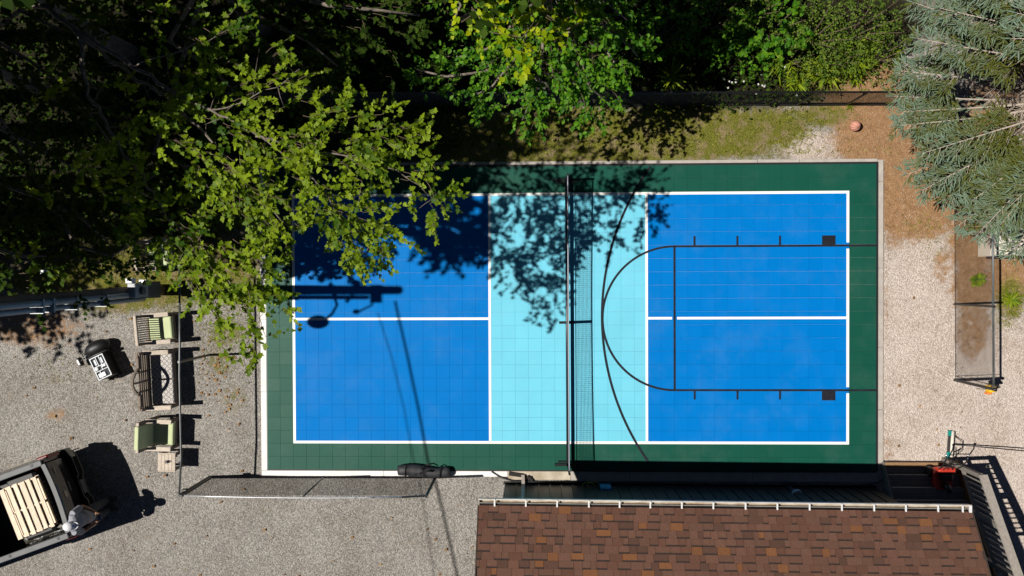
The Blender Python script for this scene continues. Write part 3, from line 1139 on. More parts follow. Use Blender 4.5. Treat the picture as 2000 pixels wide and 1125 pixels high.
rows = int(RS / EXPO)
cnt = 0
rest_sh = MB()
RMI = HI @ RM4
rs = random.Random(11)
for r_ in range(rows):
    x = -rs.random() * .12
    prev_band = False
    while x < RL:
        wd = rs.choice((.10, .14, .16, .20, .24, .28))
        band = (not prev_band) if rs.random() < .8 else prev_band
        prev_band = band
        mi = rs.choices((0, 1, 2, 3, 4), (38, 10, 6, 22, 24))[0]
        x0, x1 = max(x, 0), min(x + wd, RL)
        if x1 - x0 > .05:
            full = (x0 == x and x1 == x + wd)
            if full and r_ < 7 and cnt < 300:
                o = link('shingle', shingle(wd, band, mi), roof_ob)
                o.matrix_local = RMI @ Matrix.Translation((x, r_ * EXPO, rs.uniform(0, .002)))
                cnt += 1
            else:
                rest_sh.X = RMI @ Matrix.Translation((x0, r_ * EXPO, 0))
                w2 = x1 - x0
                g, th, e0 = .0026, .009, EXPO
                ye = e0 - (.032 if band else 0)
                rest_sh.mi = mi
                rest_sh.add([(g, 0, th), (w2 - g, 0, th), (w2 - g, ye, .004), (g, ye, .004), (g, 0, -.004), (w2 - g, 0, -.004), (w2 - g, ye, -.004), (g, ye, -.004)],
                            [(0, 1, 2, 3), (4, 5, 1, 0), (5, 6, 2, 1), (7, 4, 0, 3)])
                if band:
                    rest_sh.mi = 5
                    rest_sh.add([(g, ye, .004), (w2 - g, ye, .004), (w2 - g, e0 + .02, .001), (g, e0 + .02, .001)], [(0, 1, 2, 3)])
        x += wd
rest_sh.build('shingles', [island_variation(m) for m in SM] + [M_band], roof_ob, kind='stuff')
# drip edges along the rakes
for x in (-.02, RL + .002):
    m = MB()
    m.X = RMI
    m.box(x, x + .018, -.01, RS, -.11, .012)
    m.build('rake_trim', mat('dark_trim', (.05, .035, .028), rough=.7), house)

# gutter, its hangers and the downpipe
M_gut = mat('pale_gutter', (.60, .57, .53), (.40, .36, .31), scale=5, rough=.5)
M_gutw = mat('white_gutter_metal', (.66, .66, .66), rough=.45)
M_gutin = mat('gutter_dirt', (.28, .20, .12), (.5, .44, .36), scale=6, rough=.9)
gut = MB()
GD = Matrix(((ex.x, sy_.x, 0, EA.x), (ex.y, sy_.y, 0, EA.y), (0, 0, 1, ZE), (0, 0, 0, 1)))
gut.X = HI @ GD
y0, y1, zb, zt = -.118, -.045, -.115, -.012
tk = .006
gut.box(0, RL, y0, y0 + tk, zb, zt)
gut.box(0, RL, y0 - .012, y0 + .014, zt, zt + .008)
gut.box(0, RL, y1 - tk, y1, zb, zt)
gut.mi = 1
gut.box(0, RL, y0 + tk, y1 - tk, zb, zb + .02)
gut.mi = 0
gut.box(0, .008, y0, y1, zb, zt)
gut_ob = gut.build('gutter', [M_gut, M_gutin], house)
fas = MB()
fas.X = HI @ GD
fas.box(.01, RL - .01, y1 + .001, .06, -.16, -.045)  # black strip stands in for shade under the shingle edge, closes the gap
fas.build('fascia_shade_strip', M_blk, house)
for uu in (966, 1027, 1088, 1150, 1210, 1270, 1331.5, 1393, 1456, 1518, 1581, 1644, 1707, 1769, 1832, 1880, 1895):
    x = (P(uu, 985, ZE) - EA).dot(ex)
    hgr = MB()
    hgr.X = HI @ GD
    wd = .015 if uu < 1890 else .026
    hgr.box(x - wd, x + wd, y0 - .004, y1 + .06, zt + .009, zt + .03)
    hgr.build('gutter_hanger', M_gutw, gut_ob)
x = (P(1017, 985, ZE) - EA).dot(ex)
dp = MB()
dp.X = HI @ GD
dp.box(x - .035, x + .035, y0 + .01, y0 + .07, -.2, zb)
dp.X = HI
dq, dw = P(1017, 985, ZE - .3), P(1022, 948, .2)
dp.bar((dq.x, dq.y, ZE - .18), (dw.x, dw.y, ZE - .55), .07, .055)
dp.bar((dw.x, dw.y, ZE - .52), (dw.x, dw.y, .14), .075, .06)
dp.bar((dw.x, dw.y, .16), (dw.x - .01, dw.y + .2, .06), .075, .06)
dp.build('downpipe', mat('pale_downpipe', (.42, .37, .33), (.3, .26, .23), scale=8, rough=.6), house)

# wall boards
M_side = [mat('dark_green_siding', (.024, .032, .033), (.016, .023, .023), scale=6, rough=.4, rnd=.15, spec=.5),
          mat('dark_brown_siding', (.026, .021, .019), (.018, .014, .013), scale=6, rough=.6, rnd=.15)]
WA = P(986, 944)
WB = P(1708, 952)
wd_ = (WB - WA)
WL = wd_.length
wd_.normalize()
wn = Vector((-wd_.y, wd_.x, 0))
WD = Matrix(((wd_.x, wn.x, 0, WA.x), (wd_.y, wn.y, 0, WA.y), (0, 0, 1, 0), (0, 0, 0, 1)))
core = MB()
core.X = HI @ WD
core.box(0, WL, -6.2, -.02, 0, 3.0)
core.build('wall', M_side[1], house)
nb_ = int(WL / .25)
for i in range(nb_):
    x = WL * i / nb_
    m = MB()
    m.X = HI @ WD
    m.box(x + .004, x + WL / nb_ - .004, -.02, .0, .04, 2.98)
    m.box(x + .004, x + .030, .0, .022, .04, 2.98)
    m.build('siding_board', M_side[0 if x < 1.5 else 1], house)
m = MB()
m.X = HI @ WD
m.box(-.03, WL + .03, -.015, .045, 0, .04)
m.build('base_trim', M_blk, house)

# things along the wall
bb = P(1182, 955, .45)
mb1 = thing('utility_box', 'small blue box fixed low on the dark wall with yellow cord', 'box', (bb.x, bb.y, .2))
M_blue = mat('blue_plastic', (.03, .22, .42), rough=.5)
MB().box(-.11, .13, -.12, .06, .05, .33, bev=.03).build('body', M_blue, mb1)
MB().box(-.13, .15, -.13, .08, .0, .05, bev=.01).build('base', mat('dark_blue_plastic', (.01, .03, .07), rough=.5), mb1)
lp = [(-.1 - .16 * (1 - math.cos(a)) / 1.4 - .02 * a, .02 + .09 * math.sin(a), .02 + .01 * a) for a in [i * .5 for i in range(26)]]
MB().tube(lp, .008, 5).build('cord', mat('yellow_cord', (.35, .32, .05), rough=.6), mb1, smooth=True)
vc = P(1556, 966, .55)
vt = thing('vent_pipe', 'round metal vent cap standing against the dark wall', 'vent', (vc.x, vc.y, 0))
MB().cyl((0, 0, 0), (0, 0, .55), .07, n=16).build('pipe', M_boxdark, vt)
MB().cyl((0, 0, .55), (0, 0, .63), .125, .11, 18).build('cap', M_box, vt)
MB().cyl((0, 0, .0), (0, 0, .03), .16, .15, 18).build('flange', M_boxdark, vt)
MB().tube([tuple(P(960, 921, .04)), tuple(P(975, 931, .05)), tuple(P(1000, 939, .05)), tuple(P(1025, 941, .06)), tuple(P(1100, 942, .05)), tuple(P(1250, 944, .04)), tuple(P(1500, 947, .04)), tuple(P(1690, 948, .05)), tuple(P(1716, 942, .06)), tuple(P(1728, 934, .05))], .016, 6).build(
    'garden_hose', mat('dark_hose', (.03, .035, .035), rough=.4), None, True, 'dark hose running along the foot of the house wall', 'hose')
mp = P(1008, 926)
mt = MB().box(-.165, .165, -.045, .045, 0, .035, bev=.008)
mt.build('floor_brush', mat('dark_bristle', (.03, .024, .022), (.015, .012, .011), scale=60, rough=.95, bump=.8), None, False, 'dark bristle brush lying on the stained concrete by the downpipe', 'brush', loc=(mp.x, mp.y, .024), rz=math.radians(-8))
mp = P(1036, 933)
mm = MB()
for q in range(7):
    mm.ball((rs.uniform(-.06, .06), rs.uniform(-.05, .05), .03), (.04, .04, .03), 7, 5)
mm.build('leaf_litter', MATS['dark_bristle'], None, True, 'dark clump of wet leaves under the gutter beside the downpipe', 'leaves', loc=(mp.x, mp.y, .02))

# wooden steps and stair rail at the right end of the house
M_deck = mat('brown_deck_board', (.30, .175, .085), (.20, .115, .055), scale=9, rough=.8, bump=.2, stretch=(1, 8, 8), rnd=.1)
M_deckgrey = mat('grey_deck_board', (.24, .215, .19), (.16, .14, .12), scale=9, rough=.85, bump=.2, stretch=(1, 8, 8), rnd=.1)
M_rail = mat('grey_rail_cap', (.37, .33, .29), (.27, .24, .21), scale=6, rough=.85, bump=.25, bscale=35, stretch=(6, 1, 6))
st = thing('wooden_stairs', 'wooden steps with a grey sloping handrail at the right end of the house', 'stairs', (0, 0, 0))
sx0 = P(1731, 905, .2).x
for i, v in enumerate((908, 920, 934)):
    pass
nst = 11
sxe = P(1868, 908, .2).x
ys0 = P(1800, 904, .2).y
for i in range(nst):
    z = .17 * (i + 1)
    y = ys0 - .24 * i
    xr = sxe
    tb2 = MB()
    tb2.box(sx0, xr, y - .12, y, z - .035, z, bev=.004)
    tb2.build('tread_board', M_deck if i < 1 else M_deckgrey, st)
    tb2 = MB()
    tb2.box(sx0, xr, y - .245, y - .126, z - .035, z, bev=.004)
    tb2.build('tread_board', M_deckgrey, st)
    MB().box(sx0 + .02, xr - .02, y - .03, y - .012, z - .17, z - .036).build('riser', M_deckgrey, st)
sd = MB()
pa, pb2 = Vector((sxe + .03, ys0 + .0, .14)), Vector((sxe + .03, ys0 - .24 * nst, .17 * nst + .1))
sd.bar(pa, pb2, .05, .24)
sd.build('stringer', M_deck, st)
sd = MB()
sd.bar((sx0 - .02, ys0 - .05, .02), (sx0 - .02, ys0 - .24 * nst, .17 * nst - .12), .035, .2)
sd.build('stringer', M_deckgrey, st)
# the handrail climbs beside the steps
r0, r1 = P(1920, 928, 1.6), P(1995, 1140, 2.72)
rl = MB()
rl.bar(r0, r1, .165, .04)
rl.build('handrail_cap', M_rail, st)
rl = MB()
rl.bar(r0 + Vector((0, 0, -.09)), r1 + Vector((0, 0, -.09)), .04, .09)
rl.build('top_rail', M_deckgrey, st)
rl = MB()
lo = Vector((0, 0, -.82))
rl.bar(r0 + lo, r1 + lo, .04, .09)
rl.build('lower_rail', M_deckgrey, st)
for i in range(16):
    p = r0.lerp(r1, (i + .5) / 16)
    MB().box(p.x - .018, p.x + .018, p.y - .018, p.y + .018, p.z - .80, p.z - .10).build('baluster', M_deckgrey, st)
for p in (r0.lerp(r1, .02), r0.lerp(r1, .5), r0.lerp(r1, .98)):
    MB().box(p.x - .045, p.x + .045, p.y - .045, p.y + .045, 0, p.z - .03).build('post', M_deckgrey, st)
da, db = P(1870, 911, .3), P(1921, 947, .42)
dd = MB()
dd.bar(da, db, .05, .14)
dd.build('rim_board', M_deck, st)
pl = MB()
pl.prism([tuple(P(1868, 914, .1).xy), tuple(P(1919, 949, .1).xy), tuple(P(1940, 1140, .1).xy), tuple(P(1868, 1140, .1).xy)], .05, .18)
pl.build('landing', M_deckgrey, st)

# red walk-behind machine on the steps
M_red = mat('red_paint', (.52, .045, .022), (.42, .03, .018), scale=5, rough=.4)
sb = P(1852, 935, .3)
sb = P(1820, 914)
snow = thing('snow_blower', 'red walk-behind snow blower with black handlebars parked on the wooden steps', 'machine', (sb.x, sb.y, .19), math.radians(90))
hh = MB()
hh.X = Matrix.Identity(4)
hh.prism([(-.36, -.17), (.02, -.21), (.10, -.15), (.10, .15), (.02, .21), (-.36, .17)], .10, .36)
bevel(hh.build('auger_housing', M_red, snow), .03, 3)
MB().box(.04, .16, -.19, .19, .34, .50, bev=.03).build('hood', M_red, snow)
MB().box(-.12, .02, -.11, .11, .36, .52, bev=.02).build('engine', M_blk, snow)
MB().tube([(-.25, 0, .36), (-.25, 0, .5), (-.32, .02, .62)], [.07, .065, .06], 10).build('chute', M_blk, snow, smooth=True)
for s_ in (-1, 1):
    MB().cyl((0, s_ * .19, .12), (0, s_ * .26, .12), .12, n=18).build('wheel', M_blackvinyl, snow)
    MB().tube([(.1, s_ * .17, .42), (.25, s_ * .21, .7), (.42, s_ * .23, .86), (.52, s_ * .23, .88)], .014, 8).build('handlebar', M_blackmetal, snow, smooth=True)
    MB().ball((.53, s_ * .235, .89), .026, 10, 7).build('grip_knob', mat('chrome', (.8, .82, .85), metal=.9, rough=.15), snow, smooth=True)
MB().tube([(.30, -.215, .75), (.30, .215, .75)], .012, 8).build('crossbar', M_blackmetal, snow)
MB().tube([(.16, .05, .5), (.22, .02, .62), (.2, -.08, .6), (.14, -.1, .52)], .008, 6).build('control_cable', M_blk, snow, smooth=True)
for a, c in (((.12, -.1, .5), (.46, .16, .84)), ((.12, .1, .5), (.42, -.05, .8)), ((.12, .0, .5), (.44, .05, .84))):
    MB().bar(a, c, .012, .012).build('control_rod', M_blackmetal, snow)

# court squeegee lying on the gravel
sq0, sq1 = P(1857, 841, .05), P(1853.5, 893, .05)
sqc = (sq0 + sq1) / 2
sq = thing('court_squeegee', 'long-handled squeegee with a teal-ended head lying on the pale gravel', 'squeegee', (sqc.x, sqc.y, 0), math.atan2((sq0 - sq1).y, (sq0 - sq1).x) - math.pi / 2)
hl = (sq0 - sq1).length / 2
M_teal = mat('teal_plastic', (.0, .22, .19), rough=.5)
M_cream = mat('cream_foam', (.66, .60, .53), rough=.8)
for s_ in (-1, 1):
    MB().box(-.05, .015, min(s_ * hl, s_ * (hl - .12)), max(s_ * hl, s_ * (hl - .12)), .02, .07, bev=.006).build('end_cap', M_teal, sq)
MB().box(-.045, .01, -hl + .12, hl - .12, .025, .062, bev=.006).build('blade', mat('dark_rubber', (.03, .026, .026), rough=.7), sq)
MB().tube([(.045, -hl + .01, .055), (.045, hl - .01, .055)], .036, 12).build('foam_roll', M_cream, sq, smooth=True)
MB().box(.082, .096, -hl + .02, hl - .02, .04, .07).build('back_bar', M_blackmetal, sq)
for s_ in (-1, 1):
    MB().tube([(.09, s_ * .19, .06), (.20, s_ * .10, .12), (.24, s_ * .085, .13), (.24, 0, .13)], .009, 6).build('brace', M_blackmetal, sq)
he = P(2040, 884, .28)
he_l = Matrix.Rotation(-sq.rotation_euler.z, 3, 'Z') @ Vector((he.x - sqc.x, he.y - sqc.y, .28))
MB().tube([(.08, .0, .09), tuple(he_l)], .013, 8).build('handle', M_blackmetal, sq, smooth=True)

# cream bin-like cabinet behind the right fence
cbn = P(1975, 475, .6)
cab = thing('garden_cabinet', 'cream box with a dark lid edge behind the right fence under the spruce', 'cabinet', (cbn.x, cbn.y, 0))
M_crm = mat('cream_paint', (.74, .68, .58), (.66, .6, .5), scale=3, rough=.6)
MB().box(-.40, .5, -.28, .30, .03, .52, bev=.01).build('body', M_crm, cab)
MB().box(-.43, .53, -.34, -.282, .40, .56, bev=.006).build('front_edge', mat('dark_purple_brown', (.045, .025, .03), rough=.6), cab)
MB().box(-.42, .52, -.279, .31, .522, .552, bev=.006).build('lid', M_crm, cab)

# ------------------------------------------------------------------ pickup truck
tk_loc = P(187, 938)
truck = thing('pickup_truck', 'black pickup truck with an open cargo bed at the lower left corner', 'truck', (tk_loc.x, tk_loc.y, 0), math.radians(20))
M_paint = mat('black_car_paint', (.006, .006, .007), rough=.22, spec=.5, coat=.6)
M_cap = mat('grey_bed_cap', (.14, .145, .15), (.11, .115, .12), scale=5, rough=.6)
M_liner = mat('black_bedliner', (.012, .012, .013), rough=.55)
M_tailr = mat('red_lens', (.16, .012, .01), rough=.25)
M_chrome = MATS['chrome']
M_glass = mat('dark_glass', (.01, .012, .015), rough=.08)
HW = .96


def shell(name, prof, x0, x1, m, parent, bv=.03):
    """outline (y, z) pulled along x"""
    b_ = MB()
    n_ = len(prof)
    vs = [(x0, y, z) for y, z in prof] + [(x1, y, z) for y, z in prof]
    fs = [tuple(range(n_)), tuple(range(2 * n_ - 1, n_ - 1, -1))] + [(i, n_ + i, n_ + (i + 1) % n_, (i + 1) % n_) for i in range(n_)]
    b_.add(vs, fs)
    return bevel(b_.build(name, m, parent), bv, 3)


for s_ in (-1, 1):
    pr = [(s_ * (HW - .17), .85), (s_ * (HW - .17), 1.37), (s_ * (HW - .07), 1.37), (s_ * (HW - .02), 1.15), (s_ * HW, .95), (s_ * (HW - .03), .55), (s_ * (HW - .2), .5)]
    if s_ > 0:
        pr = pr[::-1]
    shell('bed_side', pr, -1.95, -.10, M_paint, truck, .03)
    MB().box(-1.95, -.13, s_ * (HW - .115) - .075, s_ * (HW - .115) + .05, 1.372, 1.40, bev=.012).build('bed_rail_cap', M_cap, truck)
    for x in (-.35, -1.5):
        MB().box(x - .03, x + .03, s_ * (HW - .115) - .03, s_ * (HW - .115) + .03, 1.401, 1.405).build('stake_pocket', M_liner, truck)
    MB().box(-.34, -.075, s_ * (HW - .04) - .05, s_ * (HW - .04) + .045, .80, 1.22, bev=.025).build('tail_light', M_tailr, truck)
    MB().tube([(-.9 - .55, s_ * (HW + .0), .52), (-.9 + .45, s_ * (HW + .0), .52)], .012, 6).build('trim_strip', mat('tan_trim', (.30, .26, .18), rough=.5), truck)
    for x in (-.95, -4.4):
        wl = MB().cyl((x, s_ * (HW - .26), .38), (x, s_ * (HW - .02), .38), .38, n=28).build('wheel', M_blackvinyl, truck)
        MB().cyl((x, s_ * (HW - .015), .38), (x, s_ * (HW), .38), .24, n=20).build('rim', M_chrome, wl)
    MB().box(-1.3, -.6, s_ * (HW - .35) - .1, s_ * (HW - .35) + .14, .85, 1.05, bev=.06).build('wheel_arch', M_liner, truck)
MB().box(-1.95, -.14, -HW + .17, HW - .17, .78, .85).build('bed_floor', M_liner, truck)
MB().box(-2.0, -1.951, -HW + .06, HW - .06, .55, 1.38, bev=.02).build('bed_front', M_paint, truck)
tg_ = MB()
yy = HW - .17
tgp = [(-.145, .72), (-.06, .72), (-.05, 1.05), (-.085, 1.33), (-.15, 1.36)]
n_ = len(tgp)
vs, fs = [], []
cols = 12
for c_ in range(cols + 1):
    y = -yy + 2 * yy * c_ / cols
    bow = .05 * (1 - (y / yy) ** 2)
    vs += [(x + bow, y, z) for x, z in tgp]
for c_ in range(cols):
    for i in range(n_):
        a, b_ = c_ * n_ + i, c_ * n_ + (i + 1) % n_
        fs.append((a, a + n_, b_ + n_, b_))
fs += [tuple(range(n_)), tuple(cols * n_ + i for i in range(n_ - 1, -1, -1))]
tgo = bevel(tg_.add(vs, fs).build('tailgate', M_paint, truck, smooth=False), .015, 2)
cp = MB()
for c_ in range(cols):
    y, y2 = -yy + 2 * yy * c_ / cols, -yy + 2 * yy * (c_ + 1) / cols
    b1, b2 = .05 * (1 - (y / yy) ** 2), .05 * (1 - (y2 / yy) ** 2)
    cp.add([(-.17 + b1, y, 1.365), (-.07 + b1, y, 1.365), (-.07 + b2, y2, 1.365), (-.17 + b2, y2, 1.365), (-.17 + b1, y, 1.392), (-.075 + b1, y, 1.388), (-.075 + b2, y2, 1.388), (-.17 + b2, y2, 1.392)],
           [(4, 5, 6, 7), (1, 2, 6, 5), (3, 0, 4, 7), (0, 1, 5, 4), (2, 3, 7, 6)])
cp.build('tailgate_cap', M_cap, tgo)
M_badge = mat('pale_badge', (.45, .40, .30), rough=.35, metal=.4)
eb = MB()
eb.box(-.022, -.008, -.075, .075, 1.12, 1.20)
eb.box(-.02, -.006, -.05, .05, 1.06, 1.12)
eb.box(-.02, -.006, -.09, -.06, 1.14, 1.17)
eb.box(-.02, -.006, .06, .09, 1.14, 1.17)
eb.build('emblem', M_badge, tgo)
for i in range(7):
    MB().box(.0, .006, .02 + i * .033, .044 + i * .033, .95, .99).build('letter', M_cap, tgo)
for i in range(3):
    MB().box(-.035, -.02, .62 + i * .045 - .1, .645 + i * .045 - .1, 1.2, 1.23).build('letter', M_badge, tgo)
bp_ = MB()
bp_.prism([(-.2, -.97), (-.02, -.95), (.08, -.72), (.10, -.3), (.05, -.24), (.05, .24), (.10, .3), (.08, .72), (-.02, .95), (-.2, .97)], .48, .68)
bevel(bp_.build('bumper', M_paint, truck), .02, 2)
ln = MB()
ol = [(-.02, -.96), (.085, -.72), (.105, -.3), (.055, -.24), (.055, .24), (.105, .3), (.085, .72), (-.02, .96)]
ln.tube([(x, y, .485) for x, y in ol], .008, 6)
ln.build('bumper_trim', mat('tan_trim', (.3, .26, .18)), truck)
MB().box(.052, .06, -.16, .16, .52, .64).build('licence_plate', M_cap, truck)
# cab, bonnet and front (out of the picture to the left)
shell('cab', [(-.9, .5), (-.97, .9), (-.93, 1.15), (-.70, 1.80), (-.6, 1.86), (.6, 1.86), (.70, 1.80), (.93, 1.15), (.97, .9), (.9, .5)], -4.0, -2.02, M_paint, truck, .05)
shell('bonnet', [(-.88, .5), (-.96, .9), (-.9, 1.12), (-.6, 1.2), (.6, 1.2), (.9, 1.12), (.96, .9), (.88, .5)], -5.5, -4.01, M_paint, truck, .06)
MB().box(-2.03, -2.012, -.68, .68, 1.28, 1.72).build('rear_window', M_glass, truck)
MB().box(-5.56, -5.5, -.9, .9, .5, .72, bev=.02).build('front_bumper', M_chrome, truck)

# pallet and load
pal_loc = P(55, 991, 1.1)
pal = thing('pallet', 'pale wooden pallet lying in the bed of the black pickup', 'pallet', (pal_loc.x, pal_loc.y, 1.0), math.radians(21.5))
M_pal = mat('fresh_pallet_wood', (.84, .74, .60), (.68, .55, .40), scale=8, rough=.8, bump=.2, stretch=(6, 1, 6), rnd=.08)
for x, wd2 in ((-.40, .11), (-.235, .10), (-.075, .10), (.085, .125), (.235, .09), (.385, .09)):
    MB().box(x - wd2 / 2, x + wd2 / 2, -.59 + random.uniform(-.015, .015), .59 + random.uniform(-.015, .015), .115, .135).build('deck_board', M_pal, pal)
for y in (-.56, 0, .56):
    MB().box(-.45, .43, y - .02, y + .02, .02, .113).build('stringer', M_pal, pal)
for x in (-.4, 0, .38):
    MB().box(x - .05, x + .05, -.59, .59, .0, .019).build('base_board', M_pal, pal)
blk = thing('block_stack', 'grey blocks packed under the pallet in the truck bed', 'blocks', (pal_loc.x, pal_loc.y, .855), math.radians(21.5))
M_block = mat('grey_block', (.17, .165, .16), (.09, .085, .085), scale=14, rough=.9)
for r_ in range(5):
    b_ = MB()
    for k_ in range(11):
        y = -.54 + k_ * .1
        b_.box(-.40 + r_ * .165, -.40 + r_ * .165 + .14, y, y + .085, 0, .125 + random.uniform(-.012, .008), bev=.006)
    b_.build('block_row', M_block, blk)
rt = P(62, 917, 1.05)
rr2 = MB()
rr2.tube([(-.09, -.03, .05), (-.02, .05, .08), (.05, -.02, .06), (.10, .04, .09), (.05, .06, .05)], .026, 7)
rr2.build('ratchet_strap', mat('orange_red_webbing', (.62, .08, .02), rough=.7), None, True, 'orange red strap bundle in the corner of the truck bed', 'strap', loc=(rt.x, rt.y, .9))
bt = P(86, 1042, 1.0)
bx_ = thing('spare_tarp', 'crumpled dark sheet beside the pallet in the truck bed', 'sheet', (bt.x, bt.y, .86), math.radians(20))
mm = MB()
ng = 14
tv, tf = [], []
rt2 = random.Random(5)
for i in range(ng):
    for j in range(6):
        tv.append((-.5 + i * .075, -.1 + j * .04, .03 + rt2.random() * .10))
for i in range(ng - 1):
    for j in range(5):
        a = i * 6 + j
        tf.append((a, a + 6, a + 7, a + 1))
mm.add(tv, tf)
sol = mm.build('sheet', mat('dark_tarp', (.03, .028, .022), (.06, .055, .045), scale=6, rough=.45), bx_, smooth=True)
sol.modifiers.new('s', 'SOLIDIFY').thickness = .006

# ------------------------------------------------------------------ person behind the truck


def fused(mb, name, m, parent, voxel=.012, smooth=4, mats=None):
    """limb shapes melted into one continuous skin"""
    tmp = bpy.data.objects.new('tmp', mb.mesh('tmp', m))
    COL.objects.link(tmp)
    r_ = tmp.modifiers.new('r', 'REMESH')
    r_.mode = 'VOXEL'
    r_.voxel_size = voxel
    s_ = tmp.modifiers.new('s', 'SMOOTH')
    s_.iterations = smooth
    dg = bpy.context.evaluated_depsgraph_get()
    me = bpy.data.meshes.new_from_object(tmp.evaluated_get(dg))
    bpy.data.objects.remove(tmp)
    me.materials.clear()
    me.materials.append(m)
    me.polygons.foreach_set('use_smooth', [True] * len(me.polygons))
    return link(name, me, parent)


pl_ = P(215, 984)
per = thing('person', 'person in a grey t-shirt and white cap standing behind the pickup', 'person', (pl_.x, pl_.y, .01), math.radians(4))
M_skin = mat('skin', (.42, .22, .13), (.36, .18, .10), scale=9, rough=.55)
M_shirt = mat('grey_tshirt', (.30, .31, .35), (.25, .26, .30), scale=7, rough=.9, bump=.3, bscale=18)
M_short = mat('dark_grey_trousers', (.06, .065, .075), (.045, .05, .06), scale=7, rough=.9)
M_capw = mat('white_cap', (.78, .78, .82), rough=.8)
body = MB()
# legs, pelvis, chest, neck, head
for s_ in (-1, 1):
    body.tube([(.0, s_ * .10, .90), (.02, s_ * .11, .70), (.03, s_ * .115, .50), (.0, s_ * .12, .30), (-.02, s_ * .12, .09)], [.095, .085, .06, .057, .038], 10)
    body.tube([(-.05, s_ * .12, .04), (.05, s_ * .125, .04), (.17, s_ * .135, .035)], [.038, .043, .03], 8)
    # arm: shoulder, elbow, wrist
    sh, el, wr = (-.02, s_ * .205, 1.42), (.03, s_ * .275, 1.13), (.27, s_ * .12, 1.08)
    body.tube([sh, ((sh[0] + el[0]) / 2, (sh[1] + el[1]) / 2, (sh[2] + el[2]) / 2), el], [.058, .05, .042], 10)
    body.tube([el, ((el[0] + wr[0]) / 2, (el[1] + wr[1]) / 2, (el[2] + wr[2]) / 2 + .005), wr], [.042, .038, .028], 10)
    body.ball((.315, s_ * .095, 1.085), (.045, .022, .038), 10, 7, Euler((0, 0, -s_ * .45)).to_matrix())
    for q in range(4):
        z = 1.112 - q * .019
        ln_ = (.036, .042, .039, .031)[q]
        body.tube([(.345, s_ * .082, z), (.345 + ln_, s_ * .062, z), (.345 + ln_ * 1.15, s_ * .035, z - .002), (.345 + ln_ * .8, s_ * .018, z - .003)], [.0105, .0098, .009, .008], 6)
    body.tube([(.30, s_ * .085, 1.115), (.325, s_ * .065, 1.135), (.345, s_ * .045, 1.138)], [.013, .0115, .0095], 6)
body.tube([(0, 0, .86), (-.005, 0, 1.0), (-.01, 0, 1.15), (-.02, 0, 1.32), (-.03, 0, 1.44)], [.14, .135, .14, .155, .10], 12)
for s_ in (-1, 1):
    body.tube([(-.02, s_ * .03, 1.37), (-.025, s_ * .18, 1.415)], [.10, .07], 10)
body.tube([(-.03, 0, 1.42), (-.01, 0, 1.52), (.01, 0, 1.58)], [.062, .056, .055], 10)
HMx = Euler((0, .35, 0)).to_matrix()
hc = Vector((.03, 0, 1.645))
body.ball(hc, (.098, .077, .115), 16, 12, HMx)
body.ball(hc + HMx @ Vector((.045, 0, -.07)), (.055, .05, .05), 10, 8, HMx)           # jaw
body.tube([hc + HMx @ Vector((.095, 0, .01)), hc + HMx @ Vector((.118, 0, -.03))], [.012, .017], 6)   # nose
for s_ in (-1, 1):
    body.ball(hc + HMx @ Vector((-.005, s_ * .079, -.01)), (.022, .012, .03), 8, 6, HMx)
fused(body, 'body', M_skin, per, .0075, 3)
fc = MB()
for s_ in (-1, 1):
    fc.ball(hc + HMx @ Vector((.085, s_ * .032, .005)), .012, 8, 6)
fc.build('eye', mat('eye_dark', (.02, .015, .012), rough=.3), per, smooth=True)
MB().tube([hc + HMx @ Vector((.092, -.024, -.062)), hc + HMx @ Vector((.1, 0, -.064)), hc + HMx @ Vector((.092, .024, -.062))], .005, 5).build('mouth', mat('lip', (.28, .09, .07), rough=.5), per)
hr = MB()
hr.ball(hc + HMx @ Vector((-.02, 0, -.005)), (.089, .084, .085), 14, 9, HMx)
hr.build('hair', mat('dark_hair', (.03, .018, .012), rough=.6), per, smooth=True)
sh_ = MB()
sh_.tube([(0, 0, .84), (-.005, 0, 1.0), (-.01, 0, 1.15), (-.02, 0, 1.32), (-.03, 0, 1.455)], [.168, .160, .165, .175, .11], 14)
for s_ in (-1, 1):
    sh_.tube([(-.02, s_ * .03, 1.37), (-.022, s_ * .19, 1.425)], [.12, .082], 10)
    sh_.tube([(-.02, s_ * .195, 1.435), (.0, s_ * .235, 1.30), (.02, s_ * .262, 1.20)], [.078, .074, .078], 12)
so = fused(sh_, 'tshirt', M_shirt, per, .012, 6)
sr = MB()
sr.tube([(0, 0, .80), (0, 0, .97)], [.165, .158], 14)
for s_ in (-1, 1):
    sr.tube([(.0, s_ * .09, .86), (.02, s_ * .115, .70), (.03, s_ * .12, .46), (.0, s_ * .12, .28), (-.02, s_ * .12, .07)], [.118, .11, .09, .085, .075], 12)
fused(sr, 'trousers', M_short, per, .012, 5)
cpm = MB()
CM = Euler((0, .30, 0)).to_matrix()
cc = hc + CM @ Vector((-.008, 0, .035))
vs, fs = [], []
NU, NV = 20, 7
for j in range(NV + 1):
    ph = math.pi / 2 * j / NV
    for i in range(NU):
        th = 2 * math.pi * i / NU
        vs.append(tuple(cc + CM @ Vector((.118 * math.sin(ph) * math.cos(th), .1 * math.sin(ph) * math.sin(th), .098 * math.cos(ph)))))
for j in range(NV):
    for i in range(NU):
        i2 = (i + 1) % NU
        fs.append((j * NU + i, (j + 1) * NU + i, (j + 1) * NU + i2, j * NU + i2))
cpm.add(vs, fs)
capo = cpm.build('cap', M_capw, per, smooth=True)
br = MB()
bv_ = []
for i in range(13):
    a = -math.pi / 2 * .86 + math.pi * .86 * i / 12
    bv_.append((.1 + .085 * math.cos(a), .082 * math.sin(a)))
br.X = Matrix.Translation(cc) @ CM.to_4x4()
br.prism([(.06, -.085)] + bv_ + [(.06, .085)], -.004, .004)
